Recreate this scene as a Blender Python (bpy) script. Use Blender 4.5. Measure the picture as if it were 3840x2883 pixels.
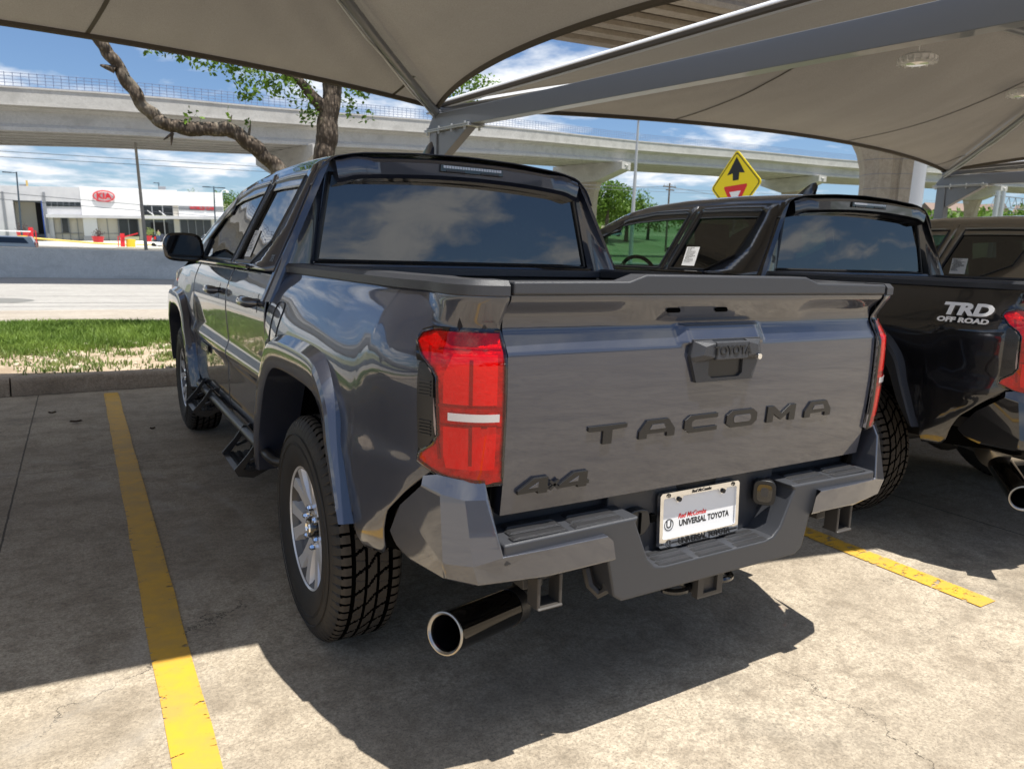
import bpy, bmesh, math, random
import numpy as np
from mathutils import Vector, Matrix, Euler
random.seed(7); np.random.seed(7)
for o in list(bpy.data.objects): bpy.data.objects.remove(o)
SC = bpy.context.scene; COL = SC.collection
R = math.radians
# ------------------------------------------------------------------ camera
cam = bpy.data.objects.new('camera', bpy.data.cameras.new('camera')); COL.objects.link(cam); SC.camera = cam
CP = Vector((-1.5323, -1.8605, 1.3243)); yaw, pit, rol = -0.5368, -0.1746, 0.0292
fw = Vector((-math.sin(yaw)*math.cos(pit), math.cos(yaw)*math.cos(pit), math.sin(pit)))
r0 = Vector((math.cos(yaw), math.sin(yaw), 0)); u0 = r0.cross(fw)
rt = math.cos(rol)*r0 + math.sin(rol)*u0; up = -math.sin(rol)*r0 + math.cos(rol)*u0
M = Matrix((rt, up, -fw)).transposed().to_4x4(); M.translation = CP; cam.matrix_world = M
cam.data.sensor_width = 36; cam.data.lens = 2727.7/3840*36; cam.data.clip_start = .05; cam.data.clip_end = 6000
cam.data.dof.use_dof = True; cam.data.dof.focus_distance = 2.4; cam.data.dof.aperture_fstop = 7.0
SC.render.resolution_x = 1024; SC.render.resolution_y = 768
SC.view_settings.view_transform = 'Standard'; SC.view_settings.look = 'None'
SC.view_settings.exposure = 0.86; SC.view_settings.gamma = 1
# ------------------------------------------------------------------ light
SUND = Vector((.12, -.24, 1.0)).normalized()          # towards the sun
sun = bpy.data.objects.new('sun', bpy.data.lights.new('sun', 'SUN')); COL.objects.link(sun)
sun.data.energy = 4.2; sun.data.angle = R(.55); sun.data.color = (1, .96, .89)
sun.rotation_euler = SUND.to_track_quat('Z', 'Y').to_euler(); sun.location = (0, 0, 60)
W = bpy.data.worlds.new('World'); SC.world = W; W.use_nodes = True
nt = W.node_tree; N = nt.nodes; L = nt.links; N.clear()
def nd(t, **k):
    n = N.new(t)
    for a, b in k.items(): setattr(n, a, b)
    return n
wo = nd('ShaderNodeOutputWorld'); bg = nd('ShaderNodeBackground'); L.new(bg.outputs[0], wo.inputs[0])
sky = nd('ShaderNodeTexSky', sky_type='NISHITA', sun_disc=False, sun_elevation=math.asin(SUND.z), sun_rotation=math.atan2(SUND.x, SUND.y))
sky.air_density = 1.0; sky.dust_density = .6; sky.ozone_density = 1.6
tc = nd('ShaderNodeTexCoord'); sp = nd('ShaderNodeSeparateXYZ'); L.new(tc.outputs['Generated'], sp.inputs[0])
def mth(op, a, b=None, c=None, clamp=False):
    n = nd('ShaderNodeMath', operation=op); n.use_clamp = clamp
    for i, v in enumerate((a, b, c)):
        if v is None: continue
        if isinstance(v, (int, float)): n.inputs[i].default_value = v
        else: L.new(v, n.inputs[i])
    return n.outputs[0]
zz = mth('MAXIMUM', sp.outputs[2], 0.0); dz = mth('ADD', zz, .12)
cx = mth('DIVIDE', sp.outputs[0], dz); cy = mth('DIVIDE', sp.outputs[1], dz)
cb = nd('ShaderNodeCombineXYZ'); L.new(cx, cb.inputs[0]); L.new(cy, cb.inputs[1]); cb.inputs[2].default_value = 3.3
def noise(vec, sc, det, rough, dist=0.0):
    n = nd('ShaderNodeTexNoise'); n.inputs['Scale'].default_value = sc; n.inputs['Detail'].default_value = det
    n.inputs['Roughness'].default_value = rough; n.inputs['Distortion'].default_value = dist; L.new(vec, n.inputs['Vector']); return n.outputs[0]
n1 = noise(cb.outputs[0], 1.7, 10, .58, .15); n2 = noise(cb.outputs[0], .35, 2, .5)
cv = mth('SUBTRACT', mth('ADD', mth('MULTIPLY', n1, .75), mth('MULTIPLY', n2, .4)), mth('MULTIPLY', mth('MAXIMUM', mth('SUBTRACT', 1.0, mth('MULTIPLY', zz, 3.5)), 0.0), .055))
ramp = nd('ShaderNodeValToRGB'); L.new(cv, ramp.inputs[0])
ramp.color_ramp.elements[0].position = .525; ramp.color_ramp.elements[0].color = (0, 0, 0, 1)
ramp.color_ramp.elements[1].position = .635; ramp.color_ramp.elements[1].color = (1, 1, 1, 1)
ra2 = nd('ShaderNodeValToRGB'); L.new(n1, ra2.inputs[0])
ra2.color_ramp.elements[0].position = .45; ra2.color_ramp.elements[0].color = (6.4, 7.0, 7.9, 1)
ra2.color_ramp.elements[1].position = .66; ra2.color_ramp.elements[1].color = (9.6, 9.7, 9.8, 1)
mx = nd('ShaderNodeMix', data_type='RGBA'); L.new(ramp.outputs[0], mx.inputs[0]); sk2 = nd('ShaderNodeMix', data_type='RGBA', blend_type='MULTIPLY'); sk2.inputs[0].default_value = 1; L.new(sky.outputs[0], sk2.inputs[6]); sk2.inputs[7].default_value = (.78, .90, 1.06, 1); L.new(sk2.outputs[2], mx.inputs[6]); L.new(ra2.outputs[0], mx.inputs[7])
L.new(mx.outputs[2], bg.inputs[0]); bg.inputs[1].default_value = .066
# ------------------------------------------------------------------ materials
def mat(name, col, rough=.5, metal=0, spec=.5, coat=0, bump=None, var=None, ior=None, emis=None, sheen=0):
    """bump=(scale,strength,distance); var=(scale, colour2, low, high) noise mix in object space"""
    m = bpy.data.materials.new(name); m.use_nodes = True; t = m.node_tree; b = t.nodes['Principled BSDF']
    b.inputs['Base Color'].default_value = (*col, 1); b.inputs['Roughness'].default_value = rough; b.inputs['Metallic'].default_value = metal
    b.inputs['Specular IOR Level'].default_value = spec; b.inputs['Coat Weight'].default_value = coat; b.inputs['Coat Roughness'].default_value = .02
    if ior: b.inputs['IOR'].default_value = ior
    if emis: b.inputs['Emission Color'].default_value = (*emis[0], 1); b.inputs['Emission Strength'].default_value = emis[1]
    c = t.nodes.new('ShaderNodeTexCoord')
    if var:
        n = t.nodes.new('ShaderNodeTexNoise'); n.inputs['Scale'].default_value = var[0]; n.inputs['Detail'].default_value = 6; n.inputs['Roughness'].default_value = .62
        t.links.new(c.outputs['Object'], n.inputs['Vector']); r = t.nodes.new('ShaderNodeValToRGB'); t.links.new(n.outputs[0], r.inputs[0])
        r.color_ramp.elements[0].position = var[2]; r.color_ramp.elements[1].position = var[3]
        r.color_ramp.elements[0].color = (*col, 1); r.color_ramp.elements[1].color = (*var[1], 1); t.links.new(r.outputs[0], b.inputs['Base Color'])
    if bump:
        n = t.nodes.new('ShaderNodeTexNoise'); n.inputs['Scale'].default_value = bump[0]; n.inputs['Detail'].default_value = 4
        t.links.new(c.outputs['Object'], n.inputs['Vector']); q = t.nodes.new('ShaderNodeBump')
        q.inputs['Strength'].default_value = bump[1]; q.inputs['Distance'].default_value = bump[2]
        t.links.new(n.outputs[0], q.inputs['Height']); t.links.new(q.outputs[0], b.inputs['Normal'])
    return m
def paint(name, col, rough=.32, metal=.55, flake=0.25, cior=1.7):
    m = mat(name, col, rough, metal, .5, 1.0); t = m.node_tree; b = t.nodes['Principled BSDF']; b.inputs['Coat IOR'].default_value = cior
    c = t.nodes.new('ShaderNodeTexCoord'); v = t.nodes.new('ShaderNodeTexVoronoi'); v.inputs['Scale'].default_value = 700
    t.links.new(c.outputs['Object'], v.inputs['Vector']); q = t.nodes.new('ShaderNodeBump'); q.inputs['Strength'].default_value = flake; q.inputs['Distance'].default_value = .0006
    t.links.new(v.outputs['Distance'], q.inputs['Height']); t.links.new(q.outputs[0], b.inputs['Normal'])
    n = t.nodes.new('ShaderNodeTexNoise'); n.inputs['Scale'].default_value = 2.1; n.inputs['Detail'].default_value = 2; t.links.new(c.outputs['Object'], n.inputs['Vector'])
    q2 = t.nodes.new('ShaderNodeBump'); q2.inputs['Strength'].default_value = .05; q2.inputs['Distance'].default_value = .02; t.links.new(n.outputs[0], q2.inputs['Height']); t.links.new(q2.outputs[0], b.inputs['Coat Normal'])
    return m
def glassm(name, tint, ior=1.6, rough=0.0):
    m = bpy.data.materials.new(name); m.use_nodes = True; t = m.node_tree; t.nodes.clear()
    o = t.nodes.new('ShaderNodeOutputMaterial'); a = t.nodes.new('ShaderNodeBsdfTransparent'); g = t.nodes.new('ShaderNodeBsdfGlossy'); x = t.nodes.new('ShaderNodeMixShader')
    ge = t.nodes.new('ShaderNodeNewGeometry'); dt = t.nodes.new('ShaderNodeVectorMath'); dt.operation = 'DOT_PRODUCT'; t.links.new(ge.outputs['Normal'], dt.inputs[0]); t.links.new(ge.outputs['Incoming'], dt.inputs[1])
    def mm(op, x_, y_):
        k = t.nodes.new('ShaderNodeMath'); k.operation = op
        for i_, v_ in ((0, x_), (1, y_)):
            if v_ is None: continue
            if isinstance(v_, (int, float)): k.inputs[i_].default_value = v_
            else: t.links.new(v_, k.inputs[i_])
        return k.outputs[0]
    f = mm('ADD', ior, mm('MULTIPLY', 1-ior, mm('POWER', mm('SUBTRACT', 1.0, mm('ABSOLUTE', dt.outputs['Value'], None)), 5.0)))
    a.inputs[0].default_value = (*tint, 1); g.inputs['Roughness'].default_value = rough
    t.links.new(f, x.inputs[0]); t.links.new(a.outputs[0], x.inputs[1]); t.links.new(g.outputs[0], x.inputs[2]); t.links.new(x.outputs[0], o.inputs[0])
    c = t.nodes.new('ShaderNodeTexCoord'); n = t.nodes.new('ShaderNodeTexNoise'); n.inputs['Scale'].default_value = 3.0; n.inputs['Detail'].default_value = 1; t.links.new(c.outputs['Object'], n.inputs['Vector'])
    q = t.nodes.new('ShaderNodeBump'); q.inputs['Strength'].default_value = .10; q.inputs['Distance'].default_value = .02; t.links.new(n.outputs[0], q.inputs['Height']); t.links.new(q.outputs[0], g.inputs['Normal'])
    return m
m_grey = paint('paint_metallic_grey', (.026, .031, .050), .34, .25, .25, 1.72)
m_blk = paint('paint_black', (.006, .006, .008), .3, .3, .12)
m_bronze = paint('paint_bronze', (.26, .22, .165))
m_greyflat = paint('paint_bumper_grey', (.062, .067, .086), .34, .5, .2, 1.8)
m_plas = mat('textured_dark_plastic', (.038, .04, .046), .42, 0, .5, 0, (900, .5, .0015))
m_flare = mat('flare_plastic', (.020, .021, .025), .45, 0, .4, 0, (900, .4, .0015))
m_plas2 = mat('smooth_black_plastic', (.012, .012, .013), .35)
m_gloss = mat('gloss_black', (.006, .006, .007), .06, 0, .6, .6)
m_dark = mat('dark_underbody', (.012, .011, .010), .7)
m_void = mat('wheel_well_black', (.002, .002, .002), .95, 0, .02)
m_tread = mat('tyre_tread', (.050, .043, .036), .75, 0, .3, 0, (160, .3, .001))
m_rub = mat('tyre_rubber', (.017, .016, .016), .62, 0, .4, 0, (160, .3, .001), (6, (.03, .026, .022), .45, .7))
m_alloy = mat('machined_alloy', (.66, .67, .70), .32, .45, .5, .5)
m_chr = mat('chrome', (.85, .86, .88), .06, 1)
m_steel = mat('brushed_steel', (.42, .40, .37), .32, 1, bump=(60, .2, .002))
m_frame = mat('frame_steel', (.055, .050, .045), .5, .2)
m_red = glassm('red_lamp_lens', (.86, .012, .006), .055)
m_refl = mat('lamp_reflector', (.80, .74, .70), .35, .25, .5, 0, (60, .9, .006), (9, (.45, .40, .38), .4, .62))
m_refl2 = mat('lamp_light_guide', (.95, .80, .72), .25, 0, .5, .3, (140, .5, .002))
m_refd = mat('lamp_divider', (.34, .26, .24), .3)
m_red2 = mat('far_lamp_red', (.66, .016, .004), .2)
m_lens = mat('lamp_clear', (.55, .53, .55), .12, .2, .6, .8)
m_glass = glassm('rear_privacy_glass', (.03, .035, .04), .13)
m_glass2 = glassm('tinted_glass', (.05, .055, .06), .15)
m_glassf = glassm('green_glass', (.42, .62, .50), .06)
m_white = mat('white_paint', (.80, .80, .80), .5)
m_ink = mat('black_ink', (.01, .01, .01), .5)
m_redink = mat('red_ink', (.65, .02, .02), .5)
m_seat = mat('seat_cloth', (.02, .02, .022), .8)
# ------------------------------------------------------------------ object helpers
def link(o, parent=None):
    COL.objects.link(o)
    if parent: o.parent = parent
    return o
def tag(o, label=None, cat=None, group=None, kind=None):
    if label: o['label'] = label
    if cat: o['category'] = cat
    if group: o['group'] = group
    if kind: o['kind'] = kind
    return o
def thing(name, label, cat, loc=(0, 0, 0), rz=0, group=None):
    o = bpy.data.objects.new(name, None); o.location = loc; o.rotation_euler = (0, 0, rz); o.empty_display_size = .2
    link(o); return tag(o, label, cat, group)
def copy_tree(o, parent=None):
    c = o.copy(); COL.objects.link(c); c.parent = parent
    for ch in list(o.children): copy_tree(ch, c)
    return c
class MB:
    def __init__(s): s.v = []; s.f = []; s.m = []
    def add(s, vs, fs, mi=0):
        n = len(s.v); s.v += [tuple(v) for v in vs]; s.f += [tuple(i+n for i in f) for f in fs]; s.m += [mi]*len(fs); return s
    def box(s, c, d, rot=None, mi=0):
        h = [x/2 for x in d]; vs = [Vector((x*h[0], y*h[1], z*h[2])) for z in (-1, 1) for y in (-1, 1) for x in (-1, 1)]
        if rot is not None:
            e = rot if isinstance(rot, Matrix) else Euler(rot).to_matrix(); vs = [e@v for v in vs]
        c = Vector(c); return s.add([v+c for v in vs], [(0, 2, 3, 1), (4, 5, 7, 6), (0, 1, 5, 4), (2, 6, 7, 3), (0, 4, 6, 2), (1, 3, 7, 5)], mi)
    def beam(s, a, b, w, h, mi=0, upv=(0, 0, 1)):
        a = Vector(a); b = Vector(b); y = (b-a); l = y.length; y.normalize(); x = y.cross(Vector(upv)); x.normalize(); z = x.cross(y)
        return s.box((a+b)/2, (w, l, h), Matrix((x, y, z)).transposed(), mi)
    def tube(s, pts, r, n=8, mi=0, cap=True):
        pts = [Vector(p) for p in pts]; k = len(pts); rs = r if isinstance(r, (list, tuple)) else [r]*k; vs = []; prev = None
        for i, p in enumerate(pts):
            t = (pts[min(i+1, k-1)]-pts[max(i-1, 0)]).normalized()
            x = (prev - t*prev.dot(t)) if prev is not None else t.orthogonal()
            x.normalize(); prev = x; y = t.cross(x)
            vs += [p + (x*math.cos(2*math.pi*j/n) + y*math.sin(2*math.pi*j/n))*rs[i] for j in range(n)]
        fs = [(i*n+j, i*n+(j+1) % n, (i+1)*n+(j+1) % n, (i+1)*n+j) for i in range(k-1) for j in range(n)]
        if cap: fs += [tuple(range(n))[::-1], tuple(range((k-1)*n, k*n))]
        return s.add(vs, fs, mi)
    def lathe(s, prof, n=48, axis='x', c=(0, 0, 0), mi=0, close=False):
        """prof: (axial, radius)"""
        c = Vector(c); vs = []
        for a, r_ in prof:
            for j in range(n):
                t = 2*math.pi*j/n; p, q = r_*math.cos(t), r_*math.sin(t)
                vs.append(c + Vector({'x': (a, p, q), 'y': (p, a, q), 'z': (p, q, a)}[axis]))
        k = len(prof); fs = [(i*n+j, i*n+(j+1) % n, (i+1)*n+(j+1) % n, (i+1)*n+j) for i in range(k-1) for j in range(n)]
        return s.add(vs, fs, mi)
    def prism(s, poly, f, d0, d1, mi=0):
        """poly 2d points, f(u,v,d)->3d; solid between depth d0 and d1"""
        n = len(poly); vs = [f(u, v, d0) for u, v in poly] + [f(u, v, d1) for u, v in poly]
        fs = [tuple(range(n)), tuple(range(n, 2*n))[::-1]] + [(i, i+n, (i+1) % n+n, (i+1) % n) for i in range(n)]
        return s.add(vs, fs, mi)
    def grid(s, fn, us, vs_, mi=0, flip=False):
        a, b = len(us), len(vs_); P = [fn(u, v) for u in us for v in vs_]
        fs = [(i*b+j, (i+1)*b+j, (i+1)*b+j+1, i*b+j+1) for i in range(a-1) for j in range(b-1)]
        if flip: fs = [f[::-1] for f in fs]
        return s.add(P, fs, mi)
    def mirror(s):
        s.v = [(-x, y, z) for x, y, z in s.v]; s.f = [f[::-1] for f in s.f]; return s
    def build(s, name, mats, parent=None, ang=35, bevel=0, smooth=True, solid=0, fixn=True):
        me = bpy.data.meshes.new(name); me.from_pydata(s.v, [], s.f)
        mats = mats if isinstance(mats, (list, tuple)) else [mats]
        for m in mats: me.materials.append(m)
        if len(mats) > 1: me.polygons.foreach_set('material_index', s.m)
        if fixn:
            b = bmesh.new(); b.from_mesh(me); bmesh.ops.recalc_face_normals(b, faces=b.faces); b.to_mesh(me); b.free()
        if smooth:
            me.polygons.foreach_set('use_smooth', [True]*len(me.polygons)); me.set_sharp_from_angle(angle=R(ang))
        me.update(); o = bpy.data.objects.new(name, me); link(o, parent)
        if solid:
            md = o.modifiers.new('solid', 'SOLIDIFY'); md.thickness = solid; md.offset = -1
        if bevel:
            md = o.modifiers.new('bevel', 'BEVEL'); md.width = bevel; md.segments = 2; md.limit_method = 'ANGLE'; md.angle_limit = R(40); md.harden_normals = True
        return o
def lin(a, b, n): return [a+(b-a)*i/(n-1) for i in range(n)]
def interp(x, xs, ys): return float(np.interp(x, xs, ys))
def smooth(a, b, x):
    t = min(1, max(0, (x-a)/(b-a))); return t*t*(3-2*t)
def catmull(pts, n=6):
    pts = [Vector(p) for p in pts]; out = []
    for i in range(len(pts)-1):
        p0 = pts[max(i-1, 0)]; p1 = pts[i]; p2 = pts[i+1]; p3 = pts[min(i+2, len(pts)-1)]
        for k in range(n):
            t = k/n; out.append(.5*((2*p1)+(-p0+p2)*t+(2*p0-5*p1+4*p2-p3)*t*t+(-p0+3*p1-3*p2+p3)*t**3))
    return out+[pts[-1]]
def text(name, body, size, M4, m, parent=None, extr=.001, off=0, shear=0, sx=1, align='CENTER', space=1):
    cu = bpy.data.curves.new(name, 'FONT'); cu.body = body; cu.size = size; cu.extrude = extr; cu.offset = off; cu.shear = shear
    cu.align_x = align; cu.align_y = 'CENTER'; cu.space_character = space; cu.resolution_u = 3
    to = bpy.data.objects.new(name, cu); me = bpy.data.meshes.new_from_object(to); bpy.data.objects.remove(to); bpy.data.curves.remove(cu)
    me.name = name; me.transform(Matrix.Diagonal((sx, 1, 1, 1))); me.transform(M4); me.materials.clear(); me.materials.append(m)
    return link(bpy.data.objects.new(name, me), parent)
def frameM(o, x, y, z=None):
    x = Vector(x).normalized(); y = Vector(y).normalized(); z = x.cross(y).normalized() if z is None else Vector(z)
    m = Matrix((x, y, z)).transposed().to_4x4(); m.translation = Vector(o); return m
# ================================================================== pickup truck
HWB = .906                                     # bed half width
CORN = catmull([(.906, -.06, 0), (.899, -.14, 0), (.882, -.22, 0), (.856, -.29, 0), (.822, -.345, 0), (.780, -.388, 0), (.742, -.411, 0), (.700, -.420, 0)], 8)
CARC = [0.0]
for _i in range(1, len(CORN)): CARC.append(CARC[-1] + (CORN[_i]-CORN[_i-1]).length)
SEND = -.06 - CARC[-1]
def wy(y):                                     # plan half width along the body
    return interp(y, [-.5, 1.12, 1.2, 3.2, 3.9, 4.3, 4.55, 4.72, 4.84], [.906, .906, .905, .905, .908, .898, .865, .80, .66])
def plan(s):
    if s >= -.06:
        e = 1e-3; x = wy(s); dx = (wy(s+.02)-wy(s-.02))/.04 if s > -.02 else -.04
        n = Vector((1, -dx, 0)).normalized(); return Vector((x, s, 0)), n
    a = -.06-s; i = min(len(CARC)-2, max(0, int(np.searchsorted(CARC, a))-1)); t = (a-CARC[i])/(CARC[i+1]-CARC[i])
    p = CORN[i].lerp(CORN[i+1], t); d0 = CORN[min(i+1, len(CORN)-1)]-CORN[max(i-1, 0)]; d1 = CORN[min(i+2, len(CORN)-1)]-CORN[max(i, 0)]
    d = d0.lerp(d1, t).normalized(); n = Vector((-d.y, d.x, 0))
    if s < SEND+.06:
        k = smooth(0, .06, SEND+.06-s); n = n.lerp(Vector((0, -1, 0)), k).normalized()
    return p, n
def s_at_x(x):                                 # s on the corner for a given |x|
    for i in range(len(CORN)-1):
        if CORN[i].x >= x >= CORN[i+1].x:
            return -.06-(CARC[i]+(CORN[i].x-x)/(CORN[i].x-CORN[i+1].x+1e-9)*(CARC[i+1]-CARC[i]))
    return -.06 if x > CORN[0].x else SEND
TZ = [.60]+[.66+.05*i_ for i_ in range(9)]+[1.10, 1.145, 1.156, 1.165, 1.225, 1.24]
TY = [-.394]+[-.433+.24*(.66+.05*i_-1.0)**2 for i_ in range(9)]+[-.4305, -.404, -.400, -.402, -.440, -.440]
SZ = [.36, .44, .50, .56, .75, .80, .86, .95, 1.03, 1.08, 1.13, 1.17, 1.205, 1.24]
SIB = [.06, .03, .012, .004, .000, -.004, .006, .0, .0, .008, .026, .048, .075, .105]
SID = [.06, .03, .012, .004, .004, -.012, .010, .004, .0, .003, .012, .026, .042, .060]
def smt(xs, ys, sig):
    X_ = np.arange(xs[0]-.1, xs[-1]+.1, .001); Y_ = np.interp(X_, xs, ys); k = np.exp(-.5*(np.arange(-60, 61)*.001/sig)**2); k /= k.sum()
    return X_, np.convolve(np.pad(Y_, 60, mode='edge'), k, mode='valid')
SZB, SIB = smt(SZ, SIB, .016); SZD, SID = smt(SZ, SID, .007); TZ, TY = smt(TZ, TY, .0022)
ARCH = [(.60, .44), (.56, .55), (.53, .63), (.465, .74), (.385, .845), (.31, .893), (.21, .917), (.0, .923)]
ARCH = ARCH + [(-.21, .916), (-.29, .890), (-.35, .835), (-.41, .705), (-.465, .625), (-.49, .595)]
ARCHO = [(.68, .43), (.66, .55), (.635, .66), (.58, .79), (.48, .925), (.39, .997), (.25, 1.034), (.0, 1.042)]
ARCHO = ARCHO + [(-.20, 1.036), (-.30, 1.012), (-.385, .930), (-.43, .82), (-.485, .665), (-.515, .590)]
AX = (0.50, 3.85)
def bulge(s, z):
    r_ = 0
    for y0 in AX:
        q = ((abs(s-y0)/.58)**3 + (max(0, z-.42)/.565)**3)**(1/3)
        r_ += .026*(1-smooth(1.0, 1.36, q))*smooth(.45, .6, z)*smooth(-.70, -.46, s-y0)
    return r_
def BS(s, z, off=0):
    p, n = plan(s)
    si = interp(z, SZB, SIB) if s < 1.142 else interp(z, SZD, SID)
    w = smooth(0, 1, (-.20-s)/(-.20-SEND-.03))
    ti = interp(z, TZ, TY)+.42
    i = si*(1-w)+ti*w - bulge(s, z)*(1-w)
    if s < .08 and z < .95:
        d_ = (.505+max(0, .05-s)*.78)-z
        i += .34*(math.sqrt(d_*d_+.00012)+d_)/2*(1-smooth(-.05, .07, s))*(1-smooth(.30, .42, -s))
    if s > 4.3: i += .25*max(0, z-.85)*smooth(4.3, 4.9, s)
    q = p - n*(i-off); return Vector((q.x, q.y, z))
AR_F = ARCH[:8] + [(-a_, b_) for a_, b_ in ARCH[6::-1]]; AO_F = ARCHO[:8] + [(-a_, b_) for a_, b_ in ARCHO[6::-1]]
ARS = ((ARCH, ARCHO), (AR_F, AO_F))
OZ = {}
for _i, _y in enumerate(AX):
    _A = ARS[_i][0]; _P = sorted((a_, b_) for a_, b_ in _A); OZ[_y] = (np.array([p[0] for p in _P]), np.array([p[1] for p in _P]))
def FS(s, z, off=0):                            # skin the arch flares stand on: upright, without the panel bulge
    p, n = plan(s); q = p - n*(.35*interp(z, SZB, SIB)-off); return Vector((q.x, q.y, z))
def openz(s, pad=0.0):                          # lower edge over the wheel openings
    for y0 in AX:
        d = s-y0; X_, Z_ = OZ[y0]
        if X_[0]-pad < d < X_[-1]+pad:
            d2 = max(0, abs(d)-pad)*(1 if d > 0 else -1); return interp(d2, X_, Z_)+pad
    return None
def cols(m, slist, z0f, z1f, nz=26, mi=0, off=0):
    P = []; 
    for s in slist:
        a, b = z0f(s), z1f(s); P += [BS(s, a+(b-a)*(j/(nz-1))**1.0, off) for j in range(nz)]
    k = len(slist); m.add(P, [(i*nz+j, (i+1)*nz+j, (i+1)*nz+j+1, i*nz+j+1) for i in range(k-1) for j in range(nz-1)], mi)
def rowsp(m, rows, n=10, off=.004, mi=0, edge=True, dens=.012):
    """patch on the body skin; rows (z, s0, s1) top to bottom, rim walls down to the skin"""
    R2 = []
    for i in range(len(rows)-1):
        k = max(1, int(abs(rows[i][0]-rows[i+1][0])/dens))
        for j in range(k):
            t = j/k; R2.append(tuple(rows[i][q]*(1-t)+rows[i+1][q]*t for q in range(3)))
    R2.append(rows[-1]); P = []
    for z, a, b in R2: P += [BS(a+(b-a)*j/(n-1), z, off) for j in range(n)]
    k = len(R2); m.add(P, [(i*n+j, (i+1)*n+j, (i+1)*n+j+1, i*n+j+1) for i in range(k-1) for j in range(n-1)], mi)
    if edge:
        ring = [(0, j) for j in range(n)] + [(i, n-1) for i in range(1, k)] + [(k-1, j) for j in range(n-2, -1, -1)] + [(i, 0) for i in range(k-2, 0, -1)]
        A = []; Bv = []
        for i, j in ring:
            z, a, b = R2[i]; s = a+(b-a)*j/(n-1); A.append(BS(s, z, off)); Bv.append(BS(s, z, -.006))
        q = len(ring); m.add(A+Bv, [(i, (i+1) % q, q+(i+1) % q, q+i) for i in range(q)], mi)
# ---- greenhouse skin
VX = [.865, .82, .775, .735, .70, .682, .66, .605, .50, .25, 0, ]
VZ = [0, .095, .19, .275, .35, .39, .425, .474, .498, .518, .525]
RY = [1.10, 1.2, 1.35, 1.7, 2.2, 2.6, 2.85, 3.05, 3.25, 3.45, 3.65, 3.82]
RZ = [1.752, 1.758, 1.768, 1.782, 1.785, 1.765, 1.725, 1.65, 1.55, 1.445, 1.335, 1.245]
def GP(y, v):
    """v 0..1 from belt to roof centre"""
    k = (float(np.interp(y, RY, RZ))-1.235)/.525; f = v*(len(VX)-1)
    z = float(np.interp(f, range(len(VZ)), VZ)); x = float(np.interp(f, range(len(VX)), VX))
    xe = .86-(.86-.66)*k*1.0
    if f <= 6: xx = .865-(.865-x)*k
    else: xx = x/.66*(.865-(.865-.66)*k)
    return Vector((xx, y, 1.235+z*k))
def GS(y, z, off=0):                            # side glass plane
    x = .865-.478*(z-1.235)-.0; return Vector((x+off, y, z))
m_barrel = mat('dark_rim_barrel', (.10, .10, .105), .45, .7)
WHEEL = {}
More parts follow.
